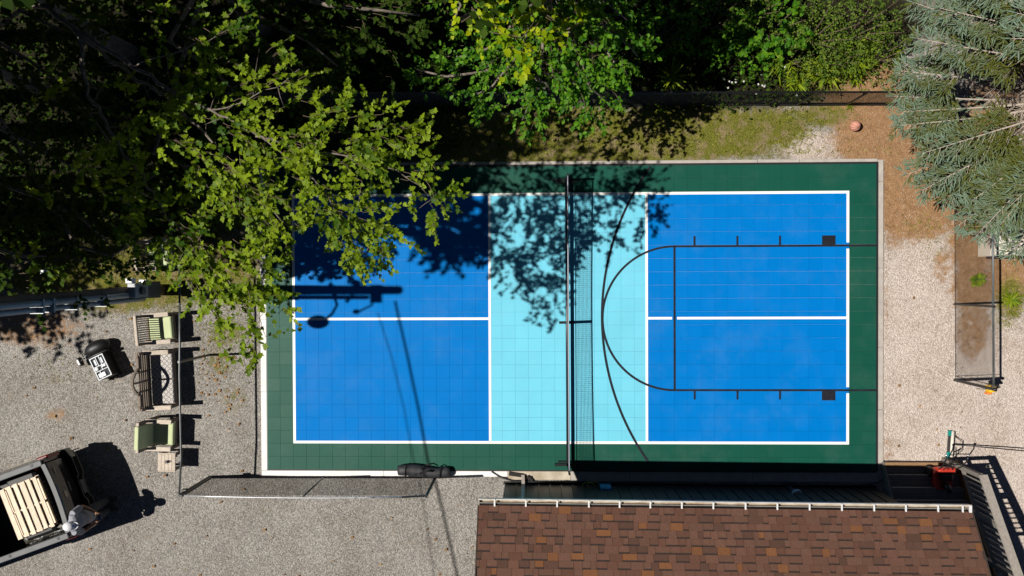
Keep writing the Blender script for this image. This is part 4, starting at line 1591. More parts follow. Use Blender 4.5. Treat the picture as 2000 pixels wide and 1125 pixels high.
br.build('brim', M_capw, capo)
lg = MB()
lg.X = Matrix.Translation(cc) @ CM.to_4x4()
lg.ball((.105, 0, .045), (.016, .03, .024), 8, 6)
lg.build('logo', mat('navy_patch', (.01, .015, .09), rough=.7), capo)
for s_ in (-1, 1):
    MB().tube([(-.07, s_ * .122, .055), (.06, s_ * .127, .055), (.19, s_ * .138, .045)], [.048, .052, .04], 10).build('shoe', mat('dark_shoe', (.03, .03, .035), rough=.7), per, smooth=True)
ctl = thing('drone_controller', 'small black remote controller held in both hands by the person', 'controller', (pl_.x, pl_.y, .01), math.radians(4))
bevel(MB().box(.335, .405, -.075, .075, 1.085, 1.112).build('body', M_blk, ctl), .008, 2)
MB().box(.35, .43, -.05, .05, 1.113, 1.12, M=Matrix.Identity(4)).build('screen', mat('blue_grey_screen', (.10, .13, .17), rough=.1), ctl)
for s_ in (-1, 1):
    MB().cyl((.365, s_ * .062, 1.112), (.365, s_ * .062, 1.128), .008, n=8).build('stick', M_box, ctl)

# ------------------------------------------------------------------ leaves, crowns, shrubs
def tri_fan(pts, c):
    V_ = [c] + pts
    n_ = len(pts)
    return np.array(V_, float), np.array([(0, 1 + i, 1 + (i + 1) % n_) for i in range(n_)])


_h = [(0, .03), (-.10, .30), (.12, .25), (.30, .58), (.44, .27), (.62, .30), (1.0, 0)]
_o = [(x, y, .10 * abs(y)) for x, y in _h] + [(x, -y, .10 * abs(y)) for x, y in _h[-2::-1]]
MAPLE = tri_fan(_o, (.32, 0, -.03))
OVATE = (np.array([(0, 0, 0), (.3, .30, .07), (.65, .26, .06), (1, 0, -.06), (.65, -.26, .06), (.3, -.30, .07), (.45, 0, -.02)]),
         np.array([(6, 0, 5), (6, 1, 0), (6, 2, 1), (6, 3, 2), (6, 4, 3), (6, 5, 4)]))
HEART = (np.array([(0, 0, 0), (-.12, .28, .06), (.12, .48, .08), (.5, .42, .05), (1, 0, -.08), (.5, -.42, .05), (.12, -.48, .08), (-.12, -.28, .06), (.35, 0, -.03)]),
         np.array([(8, 1, 0), (8, 2, 1), (8, 3, 2), (8, 4, 3), (8, 5, 4), (8, 6, 5), (8, 7, 6), (8, 0, 7)]))
BLADE = (np.array([(0, .05, 0), (0, -.05, 0), (.5, -.06, .12), (.5, .06, .12), (1, 0, .05)]), np.array([(0, 1, 2), (0, 2, 3), (3, 2, 4)]))
QUADL = (np.array([(0, 0, 0), (.5, .38, .08), (1, 0, 0), (.5, -.38, .08)]), np.array([(0, 2, 1), (0, 3, 2)]))


def leaf_arrays(tmpl, pos, size, yaw, pitch, roll, tint):
    TV, TF = tmpl
    n_ = len(pos)
    cy, sy = np.cos(yaw), np.sin(yaw)
    cp, sp = np.cos(pitch), np.sin(pitch)
    cr, sr_ = np.cos(roll), np.sin(roll)
    R = np.empty((n_, 3, 3))
    R[:, 0, 0] = cy * cp
    R[:, 0, 1] = cy * sp * sr_ - sy * cr
    R[:, 0, 2] = cy * sp * cr + sy * sr_
    R[:, 1, 0] = sy * cp
    R[:, 1, 1] = sy * sp * sr_ + cy * cr
    R[:, 1, 2] = sy * sp * cr - cy * sr_
    R[:, 2, 0] = -sp
    R[:, 2, 1] = cp * sr_
    R[:, 2, 2] = cp * cr
    V_ = np.einsum('nij,kj->nki', R, TV) * size[:, None, None] + pos[:, None, :]
    F_ = TF[None] + (np.arange(n_) * len(TV))[:, None, None]
    return V_.reshape(-1, 3), F_.reshape(-1, 3), np.repeat(tint, len(TV))


def leaf_mat(name, c1, c2, trans=.35, rough=.55, spec=.18):
    return mat(name, c1, c2, attr='tint', trans=trans, rough=rough, spec=spec)


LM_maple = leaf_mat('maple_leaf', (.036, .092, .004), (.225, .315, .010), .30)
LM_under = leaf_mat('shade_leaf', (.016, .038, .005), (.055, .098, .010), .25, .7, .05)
LM_broad = leaf_mat('broad_leaf', (.025, .115, .006), (.120, .270, .010), .30)
LM_yellow = leaf_mat('yellow_green_leaf', (.14, .28, .004), (.40, .46, .006), .35)
LM_shrub = leaf_mat('shrub_leaf', (.035, .090, .010), (.170, .240, .028), .28)
LM_weed = leaf_mat('weed_leaf', (.090, .175, .008), (.27, .34, .012), .3)
M_bark = mat('grey_bark', (.23, .19, .155), (.09, .075, .06), scale=16, rough=.9, bump=.5, bscale=40)
M_twig = mat('brown_twig', (.12, .085, .055), rough=.9)
lr_ = np.random.default_rng(21)


class Foliage:
    def __init__(s):
        s.V, s.F, s.T = [], [], []
        s.n = 0

    def put(s, tmpl, pos, size, yaw, pitch, roll, tint):
        V_, F_, T_ = leaf_arrays(tmpl, pos, size, yaw, pitch, roll, tint)
        s.V.append(V_)
        s.F.append(F_ + s.n)
        s.T.append(T_)
        s.n += len(V_)

    def build(s, name, m, parent=None, **kw):
        return link(name, arr_mesh(name, np.concatenate(s.V), np.concatenate(s.F), m, np.concatenate(s.T)), parent, **kw)


def sprays(fo, tw, pts, per_m, width, zs, tmpl, size, nleaf=(5, 9), tint=(.2, 1.0), length=.32, out=None, twigs=True, droop=.18, clump=1):
    """leafy sprigs along a 3-D polyline, spread sideways by width (m) and up or down by zs"""
    pts = [Vector(p) for p in pts]
    for a, b in zip(pts[:-1], pts[1:]):
        L_ = (b - a).length
        k_ = max(1, int(L_ * per_m + lr_.random()))
        d = (b - a).normalized()
        for it in range(k_):
            sd_ = d.cross(Vector((0, 0, 1)))
            if it % clump == 0:
                t = lr_.random()
                off0 = lr_.normal() * width * .5
                zc = lr_.normal() * zs
                tcl = lr_.normal() * .22 if clump > 1 else 0
            base = a.lerp(b, t) + (d * lr_.normal() * .10 if clump > 1 else d * 0)
            off = off0 + (lr_.normal() * .09 if clump > 1 else 0)
            c_ = base + sd_ * off + Vector((lr_.normal() * .06, lr_.normal() * .06, zc + lr_.normal() * .06 - abs(off) * droop))
            yaw0 = math.atan2(d.y, d.x) + math.copysign(min(1.3, abs(off) / max(width, .01) * 1.6), -off) + lr_.normal() * .5
            n_ = int(lr_.integers(nleaf[0], nleaf[1] + 1))
            ln = length * (.6 + .7 * lr_.random())
            q = np.linspace(.15, 1, n_)
            side = np.where(np.arange(n_) % 2 == 0, 1, -1)
            px = c_.x + math.cos(yaw0) * ln * q
            py = c_.y + math.sin(yaw0) * ln * q
            pz = c_.z - .12 * ln * q + lr_.normal(size=n_) * .025
            yw = yaw0 + side * (1.1 - .8 * q) + lr_.normal(size=n_) * .45
            sz = size * (.55 + .75 * lr_.random(n_))
            tn = np.clip(tint[0] + (tint[1] - tint[0]) * lr_.random(n_) + tcl, 0, 1)
            fo.put(tmpl, np.stack([px, py, pz], 1), sz, yw, .25 + .35 * lr_.normal(size=n_), .45 * lr_.normal(size=n_), tn)
            if twigs and lr_.random() < .5:
                e = (c_.x + math.cos(yaw0) * ln, c_.y + math.sin(yaw0) * ln, c_.z - .12 * ln)
                tw.tube([c_ - d * .1, c_, e], [.006, .005, .002], 3, cap=False)


def smooth_path(pts, sub=5, jit=.02):
    pts = [Vector(p) for p in pts]
    out = []
    for i in range(len(pts) - 1):
        p0, p1, p2, p3 = pts[max(i - 1, 0)], pts[i], pts[i + 1], pts[min(i + 2, len(pts) - 1)]
        for k in range(sub):
            t = k / sub
            q = .5 * ((2 * p1) + (p2 - p0) * t + (2 * p0 - 5 * p1 + 4 * p2 - p3) * t * t + (3 * p1 - p0 - 3 * p2 + p3) * t ** 3)
            out.append(q + Vector((lr_.normal(), lr_.normal(), lr_.normal())) * jit)
    out.append(pts[-1])
    return out


def PP(*l):
    return [P(u, v, z) for u, v, z in l]


# ---- the big maple at the left
mt = P(260, 110)
maple = thing('maple_tree', 'tall maple whose lit branches hang over the top left of the court', 'tree', (0, 0, 0))
tk = MB()
fork = P(-10, -40, 6.0)
tk.tube([(mt.x, mt.y, -.1), (mt.x + .02, mt.y, 1.2), (mt.x - .1, mt.y + .1, 3), (mt.x + .05, mt.y - .05, 4.6), tuple(fork)], [.24, .19, .16, .13, .11], 12)
limbs = [
    PP((-10, -40, 6.0), (95, 20, 6.2), (150, 60, 6.3), (260, 128, 6.45), (330, 175, 6.5), (412, 216, 6.55), (500, 262, 6.5), (600, 330, 6.3)),
    PP((150, 60, 6.3), (235, 130, 6.2), (290, 165, 6.25), (340, 200, 6.3), (420, 280, 6.4), (470, 350, 6.45), (560, 440, 6.3)),
    PP((150, 60, 6.3), (170, 170, 6.2), (205, 235, 6.2), (245, 300, 6.25), (290, 370, 6.3), (320, 412, 6.35), (400, 490, 6.5), (480, 600, 6.5)),
    PP((500, 262, 6.5), (585, 290, 6.5), (690, 310, 6.45), (790, 345, 6.4), (850, 395, 6.3)),
    PP((600, 330, 6.3), (650, 400, 6.0), (690, 460, 5.6), (722, 520, 5.2)),
    PP((412, 216, 6.55), (500, 190, 6.7), (585, 135, 6.8)),
    PP((320, 412, 6.35), (345, 480, 6.4), (370, 560, 6.5), (440, 625, 6.5)),
    PP((260, 128, 6.45), (380, 90, 6.8), (460, 60, 7)),
]
for q, l in enumerate(limbs):
    r0_ = (.050, .036, .032, .018, .016, .012, .014, .014)[q]
    l = smooth_path(l)
    tk.tube(l, [max(.007, r0_ * (1 - .78 * i / (len(l) - 1)) * (1 + .12 * lr_.normal())) for i in range(len(l))], 7)
    for i in range(3, len(l) - 1, 2):
        e_ = l[i] + Vector((lr_.normal() * .22, lr_.normal() * .22, lr_.normal() * .08))
        tk.tube([l[i], l[i].lerp(e_, .5) + Vector((0, 0, .03)), e_], [.009, .006, .002], 4)
fo = Foliage()
tw = MB()
LS = .082
SPR = [  # polyline, sprigs per metre, width
    (PP((300, 190, 6.4), (420, 230, 6.6), (500, 275, 6.6), (600, 330, 6.5)), 34, .55),
    (PP((560, 300, 6.6), (650, 290, 6.6), (740, 330, 6.5), (825, 350, 6.4), (858, 402, 6.3)), 34, .34),
    (PP((480, 262, 6.6), (560, 240, 6.7), (640, 262, 6.7), (735, 240, 6.6)), 26, .40),
    (PP((640, 270, 6.6), (740, 265, 6.6), (812, 292, 6.5)), 28, .26),
    (PP((470, 195, 6.7), (530, 165, 6.8), (588, 130, 6.9)), 22, .2),
    (PP((560, 340, 6.5), (620, 400, 6.3), (690, 420, 6.2), (775, 445, 6.0)), 36, .42),
    (PP((640, 400, 6.2), (680, 460, 5.8), (705, 500, 5.5), (724, 532, 5.2)), 36, .22),
    (PP((420, 300, 6.6), (470, 380, 6.5), (540, 430, 6.4), (570, 462, 6.3)), 34, .45),
    (PP((250, 210, 6.5), (310, 255, 6.6), (390, 290, 6.6), (450, 340, 6.6), (530, 380, 6.5)), 34, .50),
    (PP((330, 420, 6.5), (400, 480, 6.6), (450, 560, 6.7), (490, 620, 6.7), (512, 680, 6.6)), 30, .42),
    (PP((190, 395, 6.2), (280, 435, 6.4), (345, 450, 6.5), (400, 540, 6.6), (440, 620, 6.7)), 25, .36),
    (PP((420, 470, 6.6), (490, 520, 6.6), (512, 600, 6.7)), 26, .30),
    (PP((470, 400, 6.5), (520, 440, 6.4), (555, 460, 6.3)), 20, .25),
    (PP((500, 640, 6.6), (535, 600, 6.6)), 20, .14),
    (PP((380, 60, 6.9), (430, 90, 6.9), (480, 60, 7.0), (520, 20, 7.0)), 20, .6),
    (PP((250, 30, 6.8), (330, 60, 6.8), (420, 120, 6.8)), 16, .6),
    (PP((170, 150, 6.3), (215, 215, 6.3)), 7, .3),
    (PP((140, 330, 6.2), (220, 365, 6.2), (310, 395, 6.2)), 13, .35),
    (PP((190, 290, 6.2), (260, 335, 6.2)), 9, .3),
    (PP((90, 240, 6.2), (170, 250, 6.2), (240, 250, 6.3)), 16, .5),
    (PP((130, 420, 5.6), (80, 400, 5.6)), 8, .3),
    (PP((20, 520, 5.6), (90, 490, 5.6), (150, 500, 5.6)), 7, .3),
]
for l, n_, wd2 in SPR:
    sprays(fo, tw, l, n_ * .95, wd2 * .92, .16, MAPLE, LS, clump=5)
fo.build('crown', LM_maple, maple)
tk.build('trunk', M_bark, maple, smooth=True)
tw.build('twigs', M_twig, maple, kind='stuff')

# darker, lower foliage of the same corner and the crowns that shade it
und = [
    ('understorey_tree', 'dark shaded tree under the maple in the top left corner', (120, 190), [
        PP((-40, 60, 4.4), (60, 120, 4.6), (160, 200, 4.6), (230, 300, 4.4)), PP((0, 250, 4.2), (100, 300, 4.4), (200, 360, 4.4), (280, 420, 4.2)),
        PP((-30, 350, 4.0), (60, 380, 4.2), (150, 420, 4.2), (210, 470, 4.0)), PP((-20, 480, 4.4), (40, 500, 4.4), (90, 500, 4.4)),
        PP((40, 20, 4.6), (120, 60, 4.6), (200, 100, 4.5)), PP((150, 480, 3.9), (220, 500, 3.9), (260, 470, 4))]),
    ('understorey_tree', 'dark shaded tree behind the upper branches of the maple', (520, 60), [
        PP((420, -20, 4.0), (520, 40, 4.2), (600, 80, 4.2), (660, 130, 4.0)), PP((330, 80, 4.4), (420, 140, 4.4), (480, 200, 4.2)),
        PP((560, 150, 3.6), (620, 180, 3.6), (660, 170, 3.5)), PP((640, 10, 4.2), (740, 20, 4.2), (820, 30, 4.0)), PP((300, 300, 4.0), (380, 330, 4.0), (450, 420, 3.9))]),
]
for nm_, lb_, g_, ls in und:
    t_ = thing(nm_, lb_, 'tree', (0, 0, 0))
    fo, tw, tk = Foliage(), MB(), MB()
    g0 = P(*g_)
    tk.tube([(g0.x, g0.y, -.1), (g0.x + .1, g0.y - .05, 1.5), (g0.x, g0.y + .1, 3.2), (g0.x - .05, g0.y + .1, 4.1)], [.16, .13, .10, .05], 10)
    for l in ls:
        tk.tube([(g0.x, g0.y + .1, 3.2)] + [tuple(p) for p in l], [.05] + [.035 * (1 - i / len(l)) + .006 for i in range(len(l))], 6)
        sprays(fo, tw, l, 44, .75, .30, MAPLE, .09, tint=(0, .9))
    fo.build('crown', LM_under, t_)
    tk.build('trunk', M_bark, t_, smooth=True)
    tw.build('twigs', M_twig, t_, kind='stuff')


def round_crown(fo, tw, c, rad, n_, tmpl, size, tint, hollow=.35):
    """sprigs through an uneven ball of branches"""
    for _ in range(n_):
        d = lr_.normal(size=3)
        d /= np.linalg.norm(d)
        r_ = (hollow + (1 - hollow) * lr_.random()) * (1 + .22 * math.sin(4 * d[0] + 3 * d[1] + c[0]) * math.cos(3 * d[2]))
        p = Vector((c[0] + d[0] * rad[0] * r_, c[1] + d[1] * rad[1] * r_, c[2] + d[2] * rad[2] * r_))
        sprays(fo, tw, [p, p + Vector((d[0], d[1], d[2] * .3)) * .3], 3.4, .1, .06, tmpl, size, tint=tint, twigs=False)


# tall neighbours just outside the picture, whose shade fills the corner
far = [(-13.2, 5.2, 7.2, (3.0, 2.6, 1.7)), (-17.4, 1.2, 6.2, (2.2, 1.9, 1.6)), (-10.0, 6.6, 7.6, (2.2, 2.2, 1.5)), (-9.3, 9.2, 6.4, (3.0, 2.0, 1.8)), (-4.2, 9.6, 5.6, (2.6, 1.5, 1.6)),
       (-10.7, 2.6, 7.3, (1.6, 1.8, .8)),
       (-11.6, 4.4, 7.7, (1.9, 2.2, 1.1)), (-12.6, 2.5, 6.6, (1.7, 1.2, 1.1)), (-1.2, 6.9, 6.2, (1.9, 1.4, 1.2)), (-8.7, 4.35, 9.4, (1.5, 1.15, .8)), (-9.0, 2.0, 9.4, (.8, .75, .5)), (-9.8, 3.15, 9.7, (.85, .55, .45)), (-7.4, 7.2, 6.4, (2.2, 1.7, 1.2))]
for q, (x, y, z, rad) in enumerate(far):
    t_ = thing('shade_tree', ('tall leafy tree beyond the left edge shading the corner', 'leafy tree beyond the left edge near the utility pole', 'leafy tree behind the maple trunk at the upper left',
                              'tall tree beyond the top left corner', 'tree beyond the top edge above the dark hollow', 'high limb cluster of a tree beyond the left edge',
                              'dense crown beyond the left edge above the understorey', 'low crown beyond the left edge level with the first chair', 'tall crown beyond the top edge shading the dark hollow', 'highest crown above the maple beyond the upper left edge', 'small high crown beyond the left edge above the chairs', 'small high crown beyond the left edge between two others', 'crown beyond the top edge left of the broad-leaved tree')[q], 'tree', (0, 0, 0))
    fo, tw, tk = Foliage(), MB(), MB()
    bx0 = min(x, -14.2) if (y < 8 and x < -8) else x
    by0 = y if (y < 8 and x < -8) else max(y, 9.4)
    tk.tube([(bx0, by0, -.1), (bx0 * .9 + x * .1, by0, z * .4), (bx0 * .4 + x * .6, by0 * .4 + y * .6 + .1, z * .8), (x, y, z + rad[2] * .5)], [.2, .17, .12, .04], 10)
    for k_ in range(7):
        a = k_ * .9
        tk.tube([(bx0 * .4 + x * .6, by0 * .4 + y * .6 + .1, z * .8), (x + math.cos(a) * rad[0] * .4, y + math.sin(a) * rad[1] * .4, z * .9), (x + math.cos(a) * rad[0] * .8, y + math.sin(a) * rad[1] * .8, z + .1)], [.07, .05, .015], 6)
    round_crown(fo, tw, (x, y, z), rad, int(230 * max(rad[0] * rad[1], 1.0)), QUADL, .17, (0, 1), .2)
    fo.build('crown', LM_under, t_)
    tk.build('trunk', M_bark, t_, smooth=True)

# ---- broad-leaved tree at the top centre
bt_ = thing('broadleaf_tree', 'bright green broad-leaved tree at the top centre above the fence', 'tree', (0, 0, 0))
fo, fy, tw, tk = Foliage(), Foliage(), MB(), MB()
b0 = P(1060, 20)
tk.tube([(b0.x, b0.y, -.1), (b0.x + .05, b0.y, 1.2), (b0.x - .05, b0.y, 2.4), (b0.x, b0.y + .1, 3.2)], [.14, .11, .08, .04], 10)
for l, n_, wd2 in (
        (PP((1060, -20, 3.4), (1000, 60, 3.6), (930, 110, 3.4), (870, 110, 3.1)), 26, .6), (PP((1060, 0, 3.6), (1010, 110, 3.6), (960, 170, 3.2), (930, 185, 3.0)), 24, .5),
        (PP((1060, 0, 3.8), (1060, 110, 3.8), (1040, 190, 3.3), (1020, 235, 2.9)), 26, .5), (PP((1080, 0, 3.9), (1130, 100, 3.8), (1150, 170, 3.4), (1190, 200, 3.1)), 28, .6),
        (PP((1090, -10, 4.0), (1180, 50, 3.9), (1230, 90, 3.6), (1245, 110, 3.4)), 28, .55), (PP((1100, -30, 4.2), (1180, 0, 4.2), (1225, 40, 4.0)), 26, .6),
        (PP((950, 140, 3.2), (870, 150, 3.0), (812, 135, 2.8)), 14, .22), (PP((1060, 60, 4), (1100, 60, 4.2), (1150, 40, 4.2)), 26, .7),
        (PP((1100, 120, 3.6), (1140, 200, 3.1), (1110, 215, 3.0)), 22, .4), (PP((880, 50, 3.3), (900, 10, 3.5), (880, -30, 3.5)), 18, .5), (PP((1200, 120, 3.3), (1175, 170, 3.2)), 24, .4)):
    tk.tube([(b0.x - .05, b0.y, 2.4)] + [tuple(p) for p in l], [.05] + [.03 * (1 - i / len(l)) + .005 for i in range(len(l))], 6)
    sprays(fo, tw, l, n_ * 1.3, wd2, .2, OVATE, .10, nleaf=(6, 10), tint=(0, 1), length=.3)
fo.build('crown', LM_broad, bt_)
tk.build('trunk', M_bark, bt_, smooth=True)
tw.build('twigs', M_twig, bt_, kind='stuff')
vine = thing('vine', 'yellow-green vine leaves climbing over the top of the broad-leaved tree', 'vine', (0, 0, 0))
tw = MB()
for l, n_, wd2 in ((PP((920, 10, 4.1), (960, 60, 4.1), (1020, 70, 4.2), (1050, 30, 4.3)), 22, .5), (PP((1000, 40, 4.2), (1010, 90, 4.0), (1060, 100, 4.1)), 16, .4), (PP((900, 40, 3.9), (930, 20, 4.0)), 14, .3), (PP((1060, 20, 4.4), (1120, 60, 4.3)), 8, .4)):
    sprays(fy, tw, l, n_, wd2, .12, HEART, .105, nleaf=(4, 7), tint=(.0, 1))
    tw.tube([tuple(p - Vector((0, 0, .1))) for p in l], .009, 5)
fy.build('leaves', LM_yellow, vine)
tw.build('stems', M_twig, vine, kind='stuff')

# ---- shrubs along the top right
SHR = [(1520, 45, 1.5, .75, .7, 'heart', 'vine-covered shrub with rounded leaves right of the dark hollow'), (1610, 55, 1.9, .9, .75, 'fine', 'fine-leaved shrub in the middle of the top right row'),
       (1700, 40, 2.0, .95, .8, 'fine', 'largest fine-leaved shrub beside the blue spruce'), (1640, 110, 1.1, .6, .4, 'fine', 'lower front shrub below the fine-leaved row'),
       (1740, 100, 1.2, .55, .5, 'fine', 'shrub touching the left tips of the blue spruce'), (1555, 110, .9, .5, .4, 'weed', 'low leafy shrub at the lit edge of the dark hollow'),
       (1400, 30, 1.4, .9, .6, 'broad', 'shaded shrub in the dark hollow right of the broad-leaved tree'), (1300, 60, 1.1, .7, .6, 'broad', 'shaded low shrub directly right of the broad-leaved tree'),
       (1440, 100, .8, .6, .4, 'broad', 'shaded low shrub behind the daisies'), (1480, 10, 1.7, .7, .5, 'fine', 'dark fine-leaved shrub at the top edge above the daisies')]
for u, v, z, rx, ry, kd, lb_ in SHR:
    c_ = P(u, v, z * .7)
    t_ = thing('shrub', lb_, 'shrub', (c_.x, c_.y, 0), group='shrubs along the top fence')
    fo, tw = Foliage(), MB()
    tm, sz, mm_ = {'heart': (HEART, .095, LM_broad), 'fine': (OVATE, .05, LM_shrub), 'weed': (BLADE, .16, LM_weed), 'broad': (OVATE, .085, LM_broad)}[kd]
    for k_ in range(int(150 * rx * ry * (2.6 if kd == 'fine' else 1.5))):
        d = lr_.normal(size=3)
        d /= np.linalg.norm(d)
        d[2] = abs(d[2]) * .9
        r_ = (.45 + .55 * lr_.random()) * (1 + .25 * math.sin(5 * d[0] + u) * math.cos(4 * d[1] + v))
        p = Vector((d[0] * rx * r_, d[1] * ry * r_, .15 + d[2] * z * r_))
        sprays(fo, tw, [p, p + Vector(d) * .16], 7, .07, .05, tm, sz, nleaf=(5, 9), tint=(0, 1), length=.2, twigs=False)
    for k_ in range(9):
        a = k_ * .7
        tw.tube([(0, 0, -.02), (math.cos(a) * rx * .3, math.sin(a) * ry * .3, z * .5), (math.cos(a) * rx * .7, math.sin(a) * ry * .7, z * .85)], [.02, .014, .004], 5)
    fo.build('crown', mm_, t_)
    tw.build('stems', M_twig, t_, kind='stuff')

# feathery and leafy weeds
WD_ = [(1608, 140, .42, 120, 'soft feathery green weed clump near the lit fence'), (1655, 120, .5, 110, 'feathery weed clump behind the lit one'), (1690, 105, .4, 60, 'blurred feathery clump right of the shrubs'),
       (1668, 155, .25, 40, 'small yellow-green weed on the bare dirt by the fence'), (1745, 108, .25, 36, 'bright lobed weed by the dark hole near the spruce'),
       (1905, 547, .22, 60, 'small green weed inside the right fence'), (1970, 585, .22, 60, 'grass-green weed clump right of the fence'), (1660, 208, .12, 24, 'tiny weed below the fence near the basketball'),
       (1555, 165, .3, 60, 'leafy weed at the fence among the daisies'), (1310, 155, .4, 50, 'half-lit weed in the dark hollow'), (1290, 215, .14, 40, 'low weed under the fence in broken shade')]
for q, (u, v, h, n_, lb_) in enumerate(WD_):
    c_ = P(u, v)
    fo = Foliage()
    a = lr_.random(n_) * 6.28
    r_ = lr_.random(n_) * h * .25
    pos = np.stack([np.cos(a) * r_, np.sin(a) * r_, lr_.random(n_) * h * .6], 1)
    fo.put(BLADE if q not in (4, 5) else OVATE, pos, h * (.5 + .7 * lr_.random(n_)) * (.6 if q in (4, 5) else 1), a, -.7 * lr_.random(n_) + .1, .4 * lr_.normal(size=n_), lr_.random(n_))
    fo.build('weed', LM_weed, None, label=lb_, cat='weed', group='weeds', loc=(c_.x, c_.y, 0))

# daisies
M_pet = mat('white_petal', (.8, .8, .82), rough=.6)
M_eye = mat('yellow_disc', (.7, .45, .02), rough=.6)
DA = [(1414, 154), (1424.5, 159), (1429.5, 161), (1436, 156), (1437, 160.5), (1422, 171.5), (1452.5, 159), (1487.5, 147), (1481, 164.5), (1489, 167), (1492.5, 169), (1495, 166), (1477, 183), (1595, 146), (1533, 131), (1556, 186), (1510, 112)]
for q, (u, v) in enumerate(DA):
    c_ = P(u, v, .4)
    m = MB()
    for k_ in range(9):
        a = k_ * 2 * math.pi / 9
        m.add([(0, 0, 0), (.026 * math.cos(a - .25), .026 * math.sin(a - .25), .004), (.032 * math.cos(a), .032 * math.sin(a), .0), (.026 * math.cos(a + .25), .026 * math.sin(a + .25), .004)], [(0, 1, 2, 3)])
    m.mi = 1
    m.ball((0, 0, .004), (.009, .009, .006), 8, 5)
    m.mi = 2
    m.tube([(0, 0, -.4), (.02, .01, -.2), (0, 0, -.002)], .003, 4)
    for j_, p_ in enumerate(m.v):
        m.v[j_] = (p_[0] * .7, p_[1] * .7, p_[2])
    m.build('daisy', [M_pet, M_eye, LM_weed], None, False, ('small white daisy in the left shaded cluster by the top fence' if u < 1460 else 'small white daisy in the right shaded cluster by the top fence' if u < 1500 else 'single white daisy among lit weeds by the top fence'), 'flower', 'daisies by the top fence', loc=(c_.x, c_.y, .4))

# ground cover in the shade
fo = Foliage()
n_ = 24000
U, Vv = lr_.random(n_) * 1800 - 200, lr_.random(n_) * 520 - 60
cx_, cy_ = (U - 1044) / 84.5, (545 - Vv) / 84.5
gxx = cx_ + CAM_POS.x
gyy = cy_ + CAM_POS.y
keep = blobmask(gxx, gyy, FOREST) + .35 * lr_.normal(size=n_) * .5 > .55
keep &= ~((np.abs(gxx) < 7.4) & (gyy < 3.9))
gxx, gyy = gxx[keep], gyy[keep]
k_ = len(gxx)
cl_ = .5 + .5 * np.sin(gxx * 2.3 + 1) * np.cos(gyy * 2.9)
fo.put(OVATE, np.stack([gxx, gyy, .05 + lr_.random(k_) * .5 * cl_], 1), .05 + .07 * lr_.random(k_), lr_.random(k_) * 6.28, .4 * lr_.normal(size=k_), .4 * lr_.normal(size=k_), lr_.random(k_))
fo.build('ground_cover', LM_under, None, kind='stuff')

# grass blades
gm = np.random.default_rng(5)
n_ = 150000
gxx = gm.uniform(-13.5, 12, n_)
gyy = gm.uniform(-1.5, 6.5, n_)
g_ = blobmask(gxx, gyy, GRASS)
dn_ = .5 + .5 * np.sin(gxx * 3.1 + 2 * np.sin(gyy * 2.3)) * np.cos(gyy * 4.1 + gxx)
keep = (g_ * (.35 + .9 * dn_) > gm.random(n_)) & ~((np.abs(gxx) < 7.3) & (np.abs(gyy) < 3.75))
gxx, gyy, g_ = gxx[keep], gyy[keep], g_[keep]
k_ = len(gxx)
gf = Foliage()
gf.put((np.array([(0, .085, 0), (0, -.085, 0), (1, 0, .0)]), np.array([(0, 1, 2)])), np.stack([gxx, gyy, np.full(k_, .0)], 1), .045 + .06 * gm.random(k_), gm.random(k_) * 6.28, -.35 - .5 * gm.random(k_), .3 * gm.normal(size=k_), gm.random(k_))
gf.build('grass', leaf_mat('grass_blade', (.050, .075, .005), (.36, .36, .045), .2), None, kind='stuff')

# fallen leaves and loose stones on the gravel
n_ = 230
U, Vv = gm.uniform(0, 2000, n_), gm.uniform(560, 1125, n_)
fx = np.array([P(a, b) for a, b in zip(U, Vv)])
ex_ = [(435, 705), (420, 720), (440, 740), (428, 755), (412, 690), (425, 800), (435, 760), (410, 695), (450, 700), (400, 760), (445, 820), (415, 735)]
fx = np.concatenate([fx] + [np.array([[*P(a + gm.normal() * 14, b + gm.normal() * 16).xy, 0] for a, b in ex_]) for _ in range(5)])
keep = ~((np.abs(fx[:, 0]) < 7.3) & (fx[:, 1] > -4.6))
fx = fx[keep]
fx[:, 2] = .03
k_ = len(fx)
gf = Foliage()
gf.put(MAPLE, fx, .03 + .05 * gm.random(k_), gm.random(k_) * 6.28, .2 * gm.normal(size=k_), .2 * gm.normal(size=k_), gm.random(k_))
gf.build('fallen_leaves', leaf_mat('dead_leaf', (.16, .085, .03), (.38, .22, .09), .1, .8), None, kind='stuff')
stn = (np.array([(-1, -.7, 0), (1, -.8, 0), (.9, .8, 0), (-.8, .9, 0), (-.5, -.4, .7), (.55, -.4, .8), (.4, .5, .65), (-.45, .45, .75)]) * .5,
       np.array([(4, 5, 6), (4, 6, 7), (0, 1, 5), (0, 5, 4), (1, 2, 6), (1, 6, 5), (2, 3, 7), (2, 7, 6), (3, 0, 4), (3, 4, 7)]))
n_ = 4500
sx_, sy2 = gm.uniform(-12.8, 11.5, n_), gm.uniform(-7, 2, n_)
keep = ~((np.abs(sx_) < 7.4) & (sy2 > -3.8)) & (blobmask(sx_, sy2, GRASS) < .4) & (blobmask(sx_, sy2, DIRT) < .5)
sx_, sy2 = sx_[keep], sy2[keep]
k_ = len(sx_)
for nm_, sel, c1, c2 in (('loose_stones', sx_ < 3, (.10, .095, .09), (.46, .42, .37)), ('pale_loose_stones', sx_ >= 3, (.25, .21, .18), (.75, .69, .63))):
    gf = Foliage()
    k_ = int(sel.sum())
    gf.put(stn, np.stack([sx_[sel], sy2[sel], np.full(k_, .004)], 1), .012 + .018 * gm.random(k_) ** 2, gm.random(k_) * 6.28, .1 * gm.normal(size=k_), .1 * gm.normal(size=k_), gm.random(k_))
    gf.build(nm_, mat(nm_, c1, c2, attr='tint', rough=.9), None, kind='stuff')

